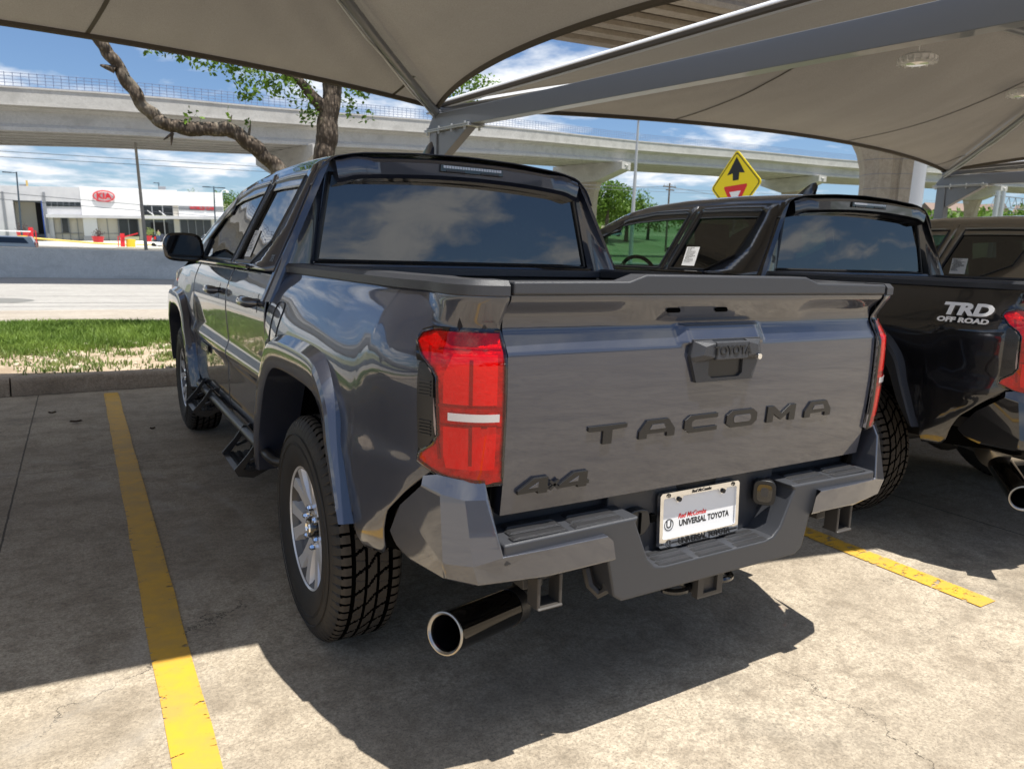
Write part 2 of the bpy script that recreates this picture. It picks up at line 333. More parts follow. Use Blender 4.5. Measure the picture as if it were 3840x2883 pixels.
def wheel_meshes():
    """tyre with real tread blocks and a six twin-spoke rim; axis x, outer face at +x"""
    Rr, wd = .402, .25
    prof = [(-.11, .222), (-.122, .245), (-.126, .29), (-.122, .335), (-.115, .362), (-.1075, .378)]
    prof += [(-.098+i*.196/40, None) for i in range(41)] + [(.1075, .378), (.115, .362), (.1165, .356), (.122, .335), (.1255, .30), (.1245, .27), (.119, .245), (.112, .228), (.108, .2205), (.090, .2185)]
    n = 576; vs = []
    for i, (a, r_) in enumerate(prof):
        for j in range(n):
            t = j/n
            if r_ is None or r_ >= .36:
                base = (.400 - 1.25*max(0, abs(a)-.085)**1.15 - .25*a*a) if r_ is None else r_; cut = 0; u = a/.098
                if r_ is None:
                    if abs(abs(u)-.62) < .036 or abs(abs(u)-.20) < .036: cut = .009
                    ph = (t*72) % 1
                    if abs(u) > .62:
                        if ((t*72 + abs(u)*.25) % 1) < .13: cut = max(cut, .008)
                    elif abs(u) > .20:
                        if ((t*72*.5 + u*1.1) % 1) < .07: cut = max(cut, .007)
                        if ((t*72 - u*.6) % 1) < .12: cut = max(cut, .003)
                    else:
                        if ((t*72*.5 + u*2.0) % 1) < .07: cut = max(cut, .006)
                elif abs(a) > .1 and ((t*72+.62*.25) % 1) < .13: cut = .006
                r2 = base-cut
            else: r2 = r_
            vs.append((a, r2*math.cos(2*math.pi*t), r2*math.sin(2*math.pi*t)))
    k = len(prof); fs = [(i*n+j, i*n+(j+1) % n, (i+1)*n+(j+1) % n, (i+1)*n+j) for i in range(k-1) for j in range(n)]
    T = MB(); T.add(vs, fs); cutv = {}
    for fi, f in enumerate(fs):
        i_ = fi//n
        if prof[i_][1] is None and prof[min(i_+1, k-1)][1] is None:
            rmin = min(math.hypot(vs[q_][1], vs[q_][2]) for q_ in f); ab = abs(prof[i_][0]); base = .400 - 1.25*max(0, ab-.085)**1.15 - .25*ab*ab
            T.m[fi] = 1 if rmin > base-.0055 else 2
    for rr in (.300, .306, .336):               # raised sidewall rings
        T.lathe([(.1235, rr-.0022), (.1275-.02*(rr-.3), rr), (.1235, rr+.0022)], 96)
    rim = MB(); rim.lathe([(-.10, .205), (-.05, .185), (.02, .180), (.070, .195), (.085, .215), (.098, .2245), (.106, .2265), (.108, .222), (.102, .214), (.088, .206), (.082, .198), (.0, .178), (-.1, .195)], 72)
    for q_ in range(len(rim.f)):
        if q_//72 in (0, 1, 2, 8, 9, 10, 11, 12): rim.m[q_] = 1
    hubx = .070
    rim.lathe([(hubx-.02, .0), (hubx-.02, .055), (hubx, .066), (hubx+.004, .082), (hubx-.006, .092), (hubx-.03, .095)], 48)
    for q in range(6):
        for sgn in (-1, 1):
            a0 = 2*math.pi*q/6 + sgn*.10; a1 = 2*math.pi*q/6 + sgn*.25
            pts = []
            for t, hw_, x0, dpt in ((0, .034, hubx+.006, .03), (.35, .028, hubx+.016, .03), (.7, .026, hubx+.023, .03), (1, .034, hubx+.030, .03)):
                rr = .062+t*(.213-.062); a = a0+(a1-a0)*t; c_ = Vector((0, math.cos(a), math.sin(a)))*rr; tn = Vector((0, -math.sin(a), math.cos(a)))
                pts.append([c_-tn*hw_+Vector((x0-dpt, 0, 0)), c_-tn*hw_*.72+Vector((x0, 0, 0)), c_+tn*hw_*.72+Vector((x0, 0, 0)), c_+tn*hw_+Vector((x0-dpt, 0, 0))])
            V = [p for r_ in pts for p in r_]; F = [(i*4+j, i*4+j+1, i*4+4+j+1, i*4+4+j) for i in range(3) for j in range(3)] + [(i*4+3, i*4, i*4+4, i*4+7) for i in range(3)]
            rim.add(V, F)
    nut = MB()
    nut.tube([Vector((hubx-.01, 0, 0)), Vector((hubx+.022, 0, 0)), Vector((hubx+.028, 0, 0))], [.0115, .0115, .007], 6)
    cap = MB(); cap.lathe([(hubx-.01, .040), (hubx+.018, .040), (hubx+.026, .034), (hubx+.028, .0)], 36)
    ring = MB(); 
    ring.lathe([(hubx+.0262, .021), (hubx+.031, .0235), (hubx+.0262, .026)], 32)
    ring.lathe([(hubx+.0262, .001), (hubx+.029, .003), (hubx+.0262, .005)], 12)
    brake = MB(); brake.lathe([(.012, 0), (.012, .15), (.0, .15), (.0, .182), (-.02, .182), (-.02, 0)], 48)
    return dict(tyre=T, rim=rim, lug_nut=nut, centre_cap=cap, cap_emblem=ring, brake_disc=brake)
def add_wheel(par, side, y0, nm='wheel', rot=0, label=None):
    if not WHEEL:
        for k_, mb in wheel_meshes().items():
            mm = {'tyre': [m_rub, m_tread, m_void], 'rim': [m_alloy, m_barrel], 'lug_nut': m_chr, 'centre_cap': m_gloss, 'cap_emblem': m_chr, 'brake_disc': m_dark}[k_]
            WHEEL[k_] = mb.build(k_, mm, None, 38 if k_ != 'tyre' else 30); COL.objects.unlink(WHEEL[k_])
    mount = WHEEL['tyre'].copy(); mount.name = 'wheel'; 
    mount.location = (side*.815, y0+(.03 if y0 < 1 else 0), .386); mount.scale = (.96, .965, .965); mount.rotation_euler = (0, 0, 0) if side > 0 else (0, 0, math.pi); mount.rotation_euler.x = rot
    link(mount, par)
    for k_ in ('rim', 'centre_cap', 'cap_emblem', 'brake_disc'):
        link(WHEEL[k_].copy(), mount)
    for q in range(6):
        a = 2*math.pi*(q+.5)/6; o_ = link(WHEEL['lug_nut'].copy(), mount); o_.location = (0, .070*math.cos(a), .070*math.sin(a))
    return mount
def polyfill(fn, outer, inner, n=6):
    """ring between two outlines with equal corner counts, subdivided"""
    k = len(outer); V = []; F = []
    for i in range(k):
        for j in range(n):
            t = j/n
            for pl in (outer, inner):
                a, b = pl[i], pl[(i+1) % k]; V.append(fn(a[0]*(1-t)+b[0]*t, a[1]*(1-t)+b[1]*t))
    q = k*n; F = [(2*i, 2*((i+1) % q), 2*((i+1) % q)+1, 2*i+1) for i in range(q)]
    return V, F
def truck(label, cfg, loc=(0, 0, 0), rz=0):
    P = cfg['paint']; PF = cfg['bumper']; FL = cfg['flare']
    t = thing('pickup_truck', label, 'pickup truck', loc, rz)
    def two(fn):
        for sd in (-1, 1): fn(sd)
    def side_build(m, sd, name, mt, par=t, **k):
        if sd < 0: m.mirror()
        return m.build(name, mt, par, **k)
    # ---------------- bed sides
    ROW_R = [(1.152, s_at_x(.842), SEND+.004), (1.143, s_at_x(.858), SEND+.004), (1.125, s_at_x(.862), SEND+.004), (1.09, s_at_x(.850), SEND+.004), (1.062, s_at_x(.832), SEND+.004),
             (1.045, s_at_x(.825), SEND+.004), (.91, s_at_x(.822), SEND+.004), (.885, s_at_x(.830), SEND+.004), (.858, s_at_x(.850), SEND+.004), (.838, s_at_x(.853), SEND+.003), (.812, s_at_x(.822), SEND+.002), (.794, s_at_x(.78), SEND+.0)]
    def side(sd):
        def zb(s):
            o_ = openz(s, .02)
            if o_ is not None: return min(max(o_, .52), 1.1)
            if s >= -.09: return .52
            return interp(s, [SEND, -.45, -.365, -.325, -.25, -.172, -.138, -.115, -.09], [.785, .80, .832, .80, .742, .672, .608, .545, .52])
        m = MB(); ss = sorted(set([round(x, 4) for x in lin(SEND, -.06, 40)] + [round(x, 4) for x in lin(-.06, 1.135, 110)]))
        cols(m, ss, zb, lambda s: 1.238, 64)
        b = side_build(m, sd, 'bed_side', P, ang=28, solid=.004)
        if sd < 0:                               # fuel door outline
            q = MB(); pts = [BS(.93+.075*math.copysign(abs(math.cos(a))**.6, math.cos(a)), 1.045+.085*math.copysign(abs(math.sin(a))**.6, math.sin(a)), .0015) for a in lin(0, 2*math.pi, 33)]
            q.tube(pts, .0022, 6, cap=False); side_build(q, sd, 'fuel_door', m_plas2, b)
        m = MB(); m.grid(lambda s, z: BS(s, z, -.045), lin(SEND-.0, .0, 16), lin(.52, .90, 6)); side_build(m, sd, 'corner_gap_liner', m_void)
        # rail cap
        m = MB(); pr = [(-.002, 1.232), (.006, 1.236), (.006, 1.258), (-.006, 1.270), (-.075, 1.271), (-.085, 1.262), (-.085, 1.232)]
        sl = [SEND+.001] + lin(SEND+.03, -.2, 14) + lin(-.14, 1.16, 20)
        def rc(s, u):
            i, z = u; a = BS(s, 1.235, 0); _, n = plan(s)
            w = smooth(0, 1, (-.20-s)/(-.20-SEND-.03))
            p = Vector((a.x, a.y, 0))+Vector((n.x, n.y, 0))*i*(1 if i > -.01 else 1); return Vector((p.x, p.y, z))
        m.grid(rc, sl, pr); k = len(pr); m.add([rc(sl[0], u) for u in pr], [tuple(range(k))]); m.add([rc(sl[-1], u) for u in pr], [tuple(range(k))])
        side_build(m, sd, 'bed_rail_cap', m_plas, ang=30)
        # flares and liners
        for ai, y0 in enumerate(AX):
            m = MB(); U = [(-.28, -.02), (-.02, .048), (0, .055), (.10, .059), (.62, .062), (.78, .055), (.96, .024), (1.0, -.004)]
            A = catmull([(a, b, 0) for a, b in ARS[ai][0]], 5); O = catmull([(a, b, 0) for a, b in ARS[ai][1]], 5); V = []
            for a, o_ in zip(A, O):
                for u, of in U:
                    yy = a.x+(o_.x-a.x)*max(u, 0)*.99; z_ = a.y+(o_.y-a.y)*max(u, 0)
                    if u < 0: 
                        q = FS(y0+yy, z_, of if u > -.1 else -.10); V.append(q)
                    else: V.append(FS(y0+yy, z_, of))
            k = len(U); n_ = len(A); m.add(V, [(i*k+j, (i+1)*k+j, (i+1)*k+j+1, i*k+j+1) for i in range(n_-1) for j in range(k-1)])
            m.add(V[:k], [tuple(range(k))]); m.add(V[-k:], [tuple(range(k))])
            side_build(m, sd, 'wheel_arch_flare', FL, ang=24)
            m = MB(); V = []
            for a in catmull([(a_, b_, 0) for a_, b_ in ARS[ai][0]], 3):
                for xi in (.90, .55): V.append(Vector((xi, y0+a.x*1.02, a.y+.015)))
            n_ = len(V)//2; m.add(V, [(2*i, 2*i+1, 2*i+3, 2*i+2) for i in range(n_-1)]); 
            m.add([Vector((.56, y0+a_[0]*1.02, a_[1]+.015)) for a_ in ARS[ai][0]], [tuple(range(len(ARS[ai][0])))])
            side_build(m, sd, 'wheel_well_liner', m_void, ang=50)
        # tail light
        m = MB(); rowsp(m, [(z+(.006 if i < 3 else (-.006 if i > 9 else 0)), a-(-.008), b-.002) for i, (z, a, b) in enumerate(ROW_R)][:3] +
                        [(1.04, s_at_x(.853), SEND+.002), (.90, s_at_x(.853), SEND+.002)] + [(z-.006, a+.008, b-.002) for z, a, b in ROW_R[9:]], 12, .004)
        hs = side_build(m, sd, 'tail_light', m_gloss, ang=30)
        m = MB(); rowsp(m, [(z_-(.004 if i_ < 3 else 0), a_+.003, b_-.002) for i_, (z_, a_, b_) in enumerate(ROW_R)], 14, .0055); side_build(m, sd, 'lamp_reflector', m_refl, hs, ang=24)
        m = MB(); rowsp(m, ROW_R, 14, .0115, edge=False); side_build(m, sd, 'red_lens', m_red, hs, ang=24)
        m = MB(); V_ = [BS(a_, z_, .0085) for z_, a_, b_ in ROW_R]+[BS(b_, z_, .0085) for z_, a_, b_ in ROW_R[::-1]]; m.tube(V_+[V_[0]], .0042, 6, cap=False); side_build(m, sd, 'lens_rim', m_gloss, hs)
        x0, x1 = .814, .722; sa, sb = s_at_x(x0), s_at_x(x1)
        m = MB(); rowsp(m, [(1.10, s_at_x(.80), sb), (1.05, sa, sb), (.985, sa, sb)], 8, .0080)
        rowsp(m, [(.935, sa, sb), (.86, sa, sb), (.83, s_at_x(.81), sb)], 8, .0080); side_build(m, sd, 'light_guide', m_refl2, hs, ang=30)
        m = MB()
        for xr in (.768,):
            for za, zb_ in ((1.09, .985), (.935, .84)): rowsp(m, [(za, s_at_x(xr+.003), s_at_x(xr-.003)), (zb_, s_at_x(xr+.003), s_at_x(xr-.003))], 3, .0092, dens=.05)
        for za in (.982, .936, 1.118): rowsp(m, [(za, s_at_x(.826), s_at_x(.710)), (za-.005, s_at_x(.826), s_at_x(.710))], 5, .0088)
        rowsp(m, [(1.115, s_at_x(.842), s_at_x(.838)), (.85, s_at_x(.822), s_at_x(.818))], 3, .0088, dens=.05); side_build(m, sd, 'lamp_divider', m_refd, hs, ang=30)
        m = MB(); rowsp(m, [(.965, s_at_x(.805), s_at_x(.718)), (.947, s_at_x(.805), s_at_x(.718))], 8, .0132); side_build(m, sd, 'reverse_lamp', m_lens, hs, ang=30)
        m = MB(); rowsp(m, [(1.075, s_at_x(.852), s_at_x(.843)), (1.045, s_at_x(.853), s_at_x(.830)), (.90, s_at_x(.853), s_at_x(.828)), (.868, s_at_x(.853), s_at_x(.842))], 6, .009)
        for z0 in (1.0, .905):
            for k in range(5): rowsp(m, [(z0+.034-k*.008, s_at_x(.850), s_at_x(.833)), (z0+.030-k*.008, s_at_x(.850), s_at_x(.833))], 3, .012, dens=.1)
        side_build(m, sd, 'side_vent', m_plas2, hs, ang=30)
        # doors and fender
        for nm, a0, a1 in (('rear_door', 1.145, 2.035), ('front_door', 2.043, 3.20), ('front_fender', 3.208, 4.83)):
            m = MB()
            def zb2(s, nm=nm):
                o_ = openz(s, .02)
                b_ = .44
                return max(b_, o_ if o_ is not None else 0) if nm != 'rear_door' else (max(.47, o_) if o_ else .44)
            top = (lambda s: 1.236) if nm != 'front_fender' else (lambda s: interp(s, [3.2, 3.8, 4.4, 4.83], [1.236, 1.19, 1.13, 1.06]))
            cols(m, lin(a0, a1, 60), zb2, top, 44)
            if nm != 'front_fender':
                if nm == 'rear_door':
                    out = [(1.145, 1.236), (1.16, 1.42), (1.19, 1.60), (1.22, 1.675), (1.62, 1.69), (1.945, 1.69), (1.99, 1.45), (2.035, 1.236)]
                    inn = [(1.62, 1.262), (1.40, 1.36), (1.345, 1.52), (1.325, 1.628), (1.62, 1.638), (1.885, 1.640), (1.93, 1.45), (1.975, 1.262)]
                else:
                    out = [(2.043, 1.236), (2.0, 1.45), (1.953, 1.69), (2.40, 1.690), (2.80, 1.655), (3.10, 1.525), (3.42, 1.36), (3.62, 1.236)]
                    inn = [(2.10, 1.262), (2.06, 1.45), (2.02, 1.640), (2.40, 1.640), (2.72, 1.605), (2.98, 1.490), (3.20, 1.36), (3.36, 1.262)]
                V, F = polyfill(lambda y, z: GS(y, min(z, 1.69), .004), out, inn); m.add(V, F)
            d = side_build(m, sd, nm, P, ang=26, solid=.004)
            if nm == 'front_fender': continue
            g = MB(); ip = []
            for i in range(len(inn)):
                a, b = inn[i], inn[(i+1) % len(inn)]
                for j in range(5): ip.append(GS(a[0]+(b[0]-a[0])*j/5, a[1]+(b[1]-a[1])*j/5, -.008))
            g.add(ip, [tuple(range(len(ip)))]); side_build(g, sd, 'side_window', cfg['glass_r'] if nm == 'rear_door' else cfg['glass_f'], d, smooth=False)
            tr = MB(); q = [Vector(p)+Vector((.008, 0, 0)) for p in ip]; tr.tube(q+[q[0]], .009, 6, cap=False); side_build(tr, sd, 'window_seal', m_plas2, d)
            y = (1.245 if nm == 'rear_door' else 2.20); h = MB()
            pa = [BS(y+dy, 1.105, o_) for dy, o_ in ((0, .012), (.012, .036), (.05, .046), (.15, .046), (.19, .034), (.205, .010))]
            h.tube(pa, [.012, .021, .023, .023, .020, .010], 12); h.tube([BS(y+.015, 1.105, 0), BS(y+.015, 1.105, .035)], .014, 10)
            side_build(h, sd, 'door_handle', P, d, ang=60)
            cup = MB(); cup.grid(lambda u, v: BS(y+.105+.05*u, 1.10+.04*v, .0015), lin(-1, 1, 7), lin(-1, 1, 7)); side_build(cup, sd, 'handle_cup', m_gloss, d)
        # belt moulding
        m = MB(); m.tube([Vector((.874, y, 1.243)) for y in lin(1.6, 3.6, 12)], .011, 8); side_build(m, sd, 'belt_moulding', m_gloss)
        # window sticker
        s_ = MB(); s_.grid(lambda u, v: GS(1.74+.13*u+.025*v, 1.285+.125*v, -.004), [0, 1], [0, 1]); st = side_build(s_, sd, 'window_sticker', m_white, smooth=False)
        s_ = MB()
        for k in range(13):
            w_ = random.uniform(.3, .8); c_ = random.uniform(.05, .15)
            s_.grid(lambda u, v: GS(1.74+.13*u+.025*v, 1.285+.125*v, -.0015), [1-c_-w_, 1-c_], [.93-k*.06, .965-k*.06-.012])
        side_build(s_, sd, 'sticker_print', m_ink, st, smooth=False)
        # rocker, step bar with two drop steps
        m = MB(); m.grid(lambda y, u: Vector((.890-u[0], y, u[1])), lin(1.05, 3.35, 4), [(.0, .47), (.012, .43), (.05, .40), (.2, .40)]); side_build(m, sd, 'rocker_panel', P, ang=30)
        if cfg.get('steps', 1):
            m = MB(); m.tube([(.86, .93, .50), (.92, .95, .515), (.93, 1.0, .52), (.93, 1.3, .515), (.92, 3.0, .48), (.91, 3.06, .48), (.86, 3.08, .47)], .021, 12); sb_ = side_build(m, sd, 'side_step_bar', m_plas2, ang=60)
            for yc in (1.36, 2.62):
                m = MB()
                for e in (-.15, .15):
                    pl = [(.95, .46), (.90, .40), (.93, .25), (1.0, .20), (1.06, .22), (1.075, .265), (1.02, .36), (.98, .45)]
                    hl = [(.945, .38), (.955, .29), (.985, .30), (.975, .37)]
                    n_ = 6
                    m.prism(pl[:4]+[(1.0, .24), (.955, .27), (.935, .39), (.962, .445)], lambda a, b, d_: Vector((a-.045, yc+e+d_, .545-(.46-b)*.64)), -.004, .004)
                    m.prism([(1.0, .20), (1.06, .22), (1.075, .265), (1.02, .36), (.98, .45), (.962, .445), (.995, .355), (1.04, .262), (1.0, .24)], lambda a, b, d_: Vector((a-.045, yc+e+d_, .545-(.46-b)*.64)), -.004, .004)
                    m.prism([(.94, .34), (1.01, .30), (1.02, .315), (.945, .36)], lambda a, b, d_: Vector((a-.045, yc+e+d_, .545-(.46-b)*.64)), -.004, .004)
                m.prism([(.96, .225), (1.06, .225), (1.07, .250), (1.05, .262), (.96, .255)], lambda a, b, d_: Vector((a-.045, yc+d_, .545-(.46-b)*.64)), -.15, .15)
                for k in range(14):
                    for r__ in range(3): m.box((.93+r__*.03, yc-.135+k*.0205, .421), (.014, .010, .010))
                side_build(m, sd, 'drop_step', m_plas2, sb_, smooth=False)
        # mirror
        m = MB(); V = []; ring = []
        mo = [(-.105, -.055), (-.07, -.078), (.02, -.085), (.10, -.075), (.118, -.03), (.108, .05), (.07, .082), (-.02, .088), (-.085, .075), (-.112, .02)]
        mo = [(p.x, p.y) for p in catmull([(a, b, 0) for a, b in mo+[mo[0]]], 4)[:-1]]
        n_ = len(mo)
        for d_, sc_ in ((0, .93), (.004, 1.0), (.05, .99), (.10, .86), (.135, .55), (.145, .2)):
            V += [Vector((.972+(-a)*sc_, 3.05+d_+a*.05, 1.318+b*sc_)) for a, b in mo]
        m.add(V, [(i*n_+j, i*n_+(j+1) % n_, (i+1)*n_+(j+1) % n_, (i+1)*n_+j) for i in range(5) for j in range(n_)] + [tuple(range(5*n_, 6*n_)), tuple(range(n_))[::-1]])
        mr = side_build(m, sd, 'door_mirror', m_gloss, ang=40)
        m = MB(); m.add([Vector((.972-a*.84, 3.046+a*.05, 1.318+b*.84)) for a, b in mo], [tuple(range(n_))]); side_build(m, sd, 'mirror_glass', cfg.get('mirror', m_gloss), mr, smooth=False)  # black glass by default: the mirror's dark reflection is put into its colour
        m = MB(); m.beam((.80, 3.16, 1.262), (.93, 3.12, 1.262), .06, .038); m.prism([(3.10, 1.25), (3.42, 1.25), (3.22, 1.36), (3.12, 1.38)], lambda a, b, d_: Vector((.858-.47*(b-1.235)+d_, a, b)), -.004, .016)
        side_build(m, sd, 'mirror_arm', m_plas2, mr, bevel=.006)
        # C pillar corner, glossy wrap between rear glass and door
        m = MB()
        def cp(u, z):
            xo = .865-.478*(z-1.235); k = (z-1.235)/.40; xi = .705-.078*k
            pts = [(xo, 1.150+.05*k), (xo-.004, 1.120+.05*k), (xo-.03, 1.105+.06*k), (xi+.02, 1.135+.07*k), (xi, 1.165+.06*k)]
            f = u*(len(pts)-1); i = min(int(f), len(pts)-2); q = f-i; return Vector((pts[i][0]*(1-q)+pts[i+1][0]*q, pts[i][1]*(1-q)+pts[i+1][1]*q, z))
        m.grid(cp, lin(0, 1, 17), [1.12, 1.18]+lin(1.235, 1.68, 14)); side_build(m, sd, 'rear_pillar', P, ang=50)
        add_wheel(t, sd, AX[0], rot=.2); add_wheel(t, sd, AX[1], rot=.9)
    two(side)
    # ---------------- roof, windscreen, spoiler
    m = MB(); ys = lin(1.16, 3.82, 60); vs_ = lin(.4, 1, 20)
    for sd in (-1, 1): m.grid(lambda y, v: Vector((sd*GP(y, v).x, y, GP(y, v).z)), [y for y in ys if y <= 2.86], vs_)
    m.build('roof', P, t, ang=30, solid=.004)
    m = MB()
    for sd in (-1, 1): m.grid(lambda y, v: Vector((sd*GP(y, v).x, y, GP(y, v).z)), [y for y in ys if y >= 2.8], lin(.56, 1, 12))
    m.build('windscreen', cfg['glass_f'], t, ang=30)
    for sd in (-1, 1): m = MB(); m.grid(lambda y, v: Vector((sd*(GP(y, v).x+.002), y, GP(y, v).z+.001)), [y for y in ys if y >= 2.75], lin(.34, .60, 7)); m.build('front_pillar', P, t, ang=30, solid=.01)
    m = MB()
    for sd in (-1, 1): m.grid(lambda y, u: Vector((sd*u[0], y, u[1]-.16*max(0, y-3.7)-.12*max(0, y-4.4))), lin(3.55, 4.78, 12), [(.86, 1.235), (.80, 1.262), (.60, 1.275), (.56, 1.262), (.3, 1.265), (0, 1.268)])
    m.build('bonnet', P, t, ang=35)
    def sp_(x):                                   # spoiler lip stations
        return 1.746-.032*(abs(x)/.6)**2-.012*smooth(.52, .60, abs(x))
    m = MB(); prf = [(1.24, .012), (1.17, .006), (1.128, -.008), (1.118, -.020), (1.120, -.062), (1.135, -.078), (1.20, -.085)]
    xs = lin(-.603, .603, 41)
    def spf(x, u):
        ridge = .010*smooth(.43, .50, abs(x))*(1-smooth(.60, .66, abs(x)))
        z = sp_(x)-.018+u[1]+(ridge if u[1] > -.01 else 0); return Vector((x*(1 if u[1] > -.04 else .985), u[0]+.035*(abs(x)/.66)**3, z-(.0 if u[1] > -.04 else .006)))
    m.grid(spf, xs, prf); k = len(prf)
    for x in (-.603, .603): m.add([spf(x, u) for u in prf], [tuple(range(k))])
    sp = m.build('roof_spoiler', P, t, ang=35)
    m = MB(); m.box((0, 1.117, sp_(0)-.056), (.31, .02, .034)); b3 = m.build('high_brake_lamp', m_gloss, t, bevel=.004)
    m = MB()
    for k in range(22): m.box((-.138+k*.01314, 1.1065, sp_(0)-.050), (.0105, .004, .011))
    m.build('lamp_segments', m_lens, b3, smooth=False)
    m = MB()
    for sd in (-1, 1): m.box((sd*.085, 1.1065, sp_(0)-.066), (.09, .004, .008))
    m.build('lamp_lower', m_plas, b3, smooth=False)
    m = MB(); fp = [(0, 0), (.20, 0), (.175, .012), (.125, .035), (.07, .066), (.03, .074), (.012, .066)]
    for a, w_ in ((0, .0),): pass
    V = []
    for w_, s_ in ((-.022, 1.0), (-.010, 1.0), (-.004, 1)): pass
    for (u, h_) in [(x, 0) for x in ()]: pass
    N_ = 14
    for i in range(N_):
        q = i/(N_-1); y = 1.56+.20*q; hh = .088*(1-smooth(.12, 1.0, q))*smooth(-.12, .06, q); wb = .034*(1-q*.7)
        V += [Vector((x_, y-.03*(z_/max(hh, 1e-3))*(1-q), 1.776+z_)) for x_, z_ in ((-wb, 0), (-wb*.42, hh*.25), (-wb*.2, hh*.85), (0, hh), (wb*.2, hh*.85), (wb*.42, hh*.25), (wb, 0))]
    m.add(V, [(i*7+j, i*7+j+1, i*7+8+j, i*7+7+j) for i in range(N_-1) for j in range(6)] + [tuple(range(7))]); m.build('roof_antenna', P, t, ang=50)
    # cab back wall with rear glass
    m = MB()
    gl = [(-.672, 1.290), (.672, 1.290), (.602, 1.634), (-.602, 1.634)]
    go = [(-.72, 1.235), (.72, 1.235), (.62, 1.70), (-.62, 1.70)]
    yb = lambda z: 1.176+(z-1.235)*.10
    V, F = polyfill(lambda x, z: Vector((x, yb(z)+.010, z)), go, gl, 8); m.add(V, F)
    m.grid(lambda x, z: Vector((x, yb(z)+.006+.012*smooth(1.236, 1.20, z), z)), lin(-.72, .72, 9), [.70, 1.0, 1.19, 1.215, 1.236]); m.build('cab_back', P, t, ang=30)
    m = MB(); m.grid(lambda u, v: Vector((gl[0][0]*(1-u)*(1-v)+gl[1][0]*u*(1-v)+gl[3][0]*(1-u)*v+gl[2][0]*u*v, yb(1.29+.344*v)+.004-.012*math.sin(math.pi*u)*1.0, 1.29+.344*v)), lin(0, 1, 25), lin(0, 1, 7))
    rg = m.build('rear_window', cfg['glass_b'], t, ang=60)
    m = MB(); pr_ = [Vector((x, yb(z)+.002-.012*math.sin(math.pi*(x/.69*.5+.5)), z)) for x, z in [(-.682, 1.280)]+[(x, 1.280) for x in lin(-.5, .5, 9)]+[(.682, 1.280), (.610, 1.642)]+[(x, 1.642) for x in lin(.5, -.5, 9)]+[(-.610, 1.642)]]
    m.tube(pr_+[pr_[0]], .010, 6, cap=False); m.build('rear_window_seal', m_plas2, rg)
    m = MB(); m.tube([Vector((x, 1.155, 1.262)) for x in (-.70, .70)], .013, 8); m.build('cab_moulding', m_gloss, t)
    # cabin
    m = MB(); m.grid(lambda u, v: Vector((-.80+1.6*u, 1.25, .7+.56*v)), [0, 1], [0, 1]); m.box((0, 2.3, .72), (1.62, 2.2, .08)); m.box((0, 3.32, 1.12), (1.5, .40, .20)); 
    m.box((0, 1.52, 1.02), (1.35, .16, .52), (-.2, 0, 0)); m.box((0, 1.75, .86), (1.35, .5, .16))
    m.build('cabin_interior', m_seat, t, bevel=.03)
    for sx in (-.37, .37):
        m = MB(); m.box((sx, 2.22, 1.12), (.46, .13, .62), (-.22, 0, 0)); m.box((sx, 2.50, .88), (.48, .5, .16)); m.box((sx, 2.12, 1.49), (.25, .09, .18), (-.15, 0, 0)); m.tube([(sx-.06, 2.14, 1.36), (sx-.06, 2.12, 1.46)], .008, 6); m.tube([(sx+.06, 2.14, 1.36), (sx+.06, 2.12, 1.46)], .008, 6)
        m.build('front_seat', m_seat, t, bevel=.035)
        m = MB(); m.box((sx, 1.46, 1.36), (.24, .08, .15), (-.15, 0, 0)); m.build('headrest', m_seat, t, bevel=.03)
    m = MB(); m.tube([Vector((-.38+.185*math.cos(a), 2.98+.05*math.sin(a), 1.17+.17*math.sin(a))) for a in lin(0, 2*math.pi, 30)], .016, 8, cap=False); m.beam((-.54, 2.98, 1.17), (-.22, 2.98, 1.17), .03, .06); m.build('steering_wheel', m_plas2, t)
    # bed
    m = MB()
    for sd in (-1, 1): m.box((sd*.735, .38, 1.0), (.012, 1.55, .44)); m.box((sd*.63, .5, .87), (.2, .9, .2))
    m.box((0, .38, .785), (1.47, 1.55, .02)); m.box((0, 1.145, 1.0), (1.47, .02, .46))
    for k in range(11): m.box((-.55+k*.11, .36, .80), (.05, 1.5, .014))
    m.build('bed_liner', m_plas2, t, bevel=.004)
    m = MB(); m.box((0, 1.125, 1.245), (1.50, .05, .035)); m.build('front_rail_cap', m_plas, t, bevel=.006)
    # ---------------- tailgate
    def hood(x, z):
        a = 1-smooth(.125, .165, abs(x)); return .024*a*smooth(1.12, 1.155, 1.275-z+0.0)*smooth(.985, 1.0, z)*(1 if z < 1.16 else 0)
    def tgy(x, z):
        y = interp(z, TZ, TY) + .004*(abs(x)/.69)**4
        if z > 1.156: y += .012*smooth(.30, .38, abs(x))*smooth(1.156, 1.19, z)*(1-smooth(1.19, 1.235, z))
        a = 1-smooth(.128, .172, abs(x)); b = smooth(1.160, 1.152, z)*smooth(1.098, 1.112, z) if z < 1.16 else 0
        return y - .016*a*b
    m = MB(); xs = lin(-.692, -.2, 22)+lin(-.19, .19, 50)+lin(.2, .692, 22); zs = lin(.705, 1.0, 16)+lin(1.01, 1.235, 76)
    m.grid(lambda x, z: Vector((x, tgy(x, z), z)), xs, zs)
    m.grid(lambda u, z: Vector((-.692, tgy(-.692, z)+u, z)), [0, .03], zs); m.grid(lambda u, z: Vector((.692, tgy(.692, z)+u, z)), [0, .03], zs); m.grid(lambda x, u: Vector((x, tgy(x, .705)+u, .705)), xs, [0, .03])
    tg = m.build('tailgate', P, t, ang=24)
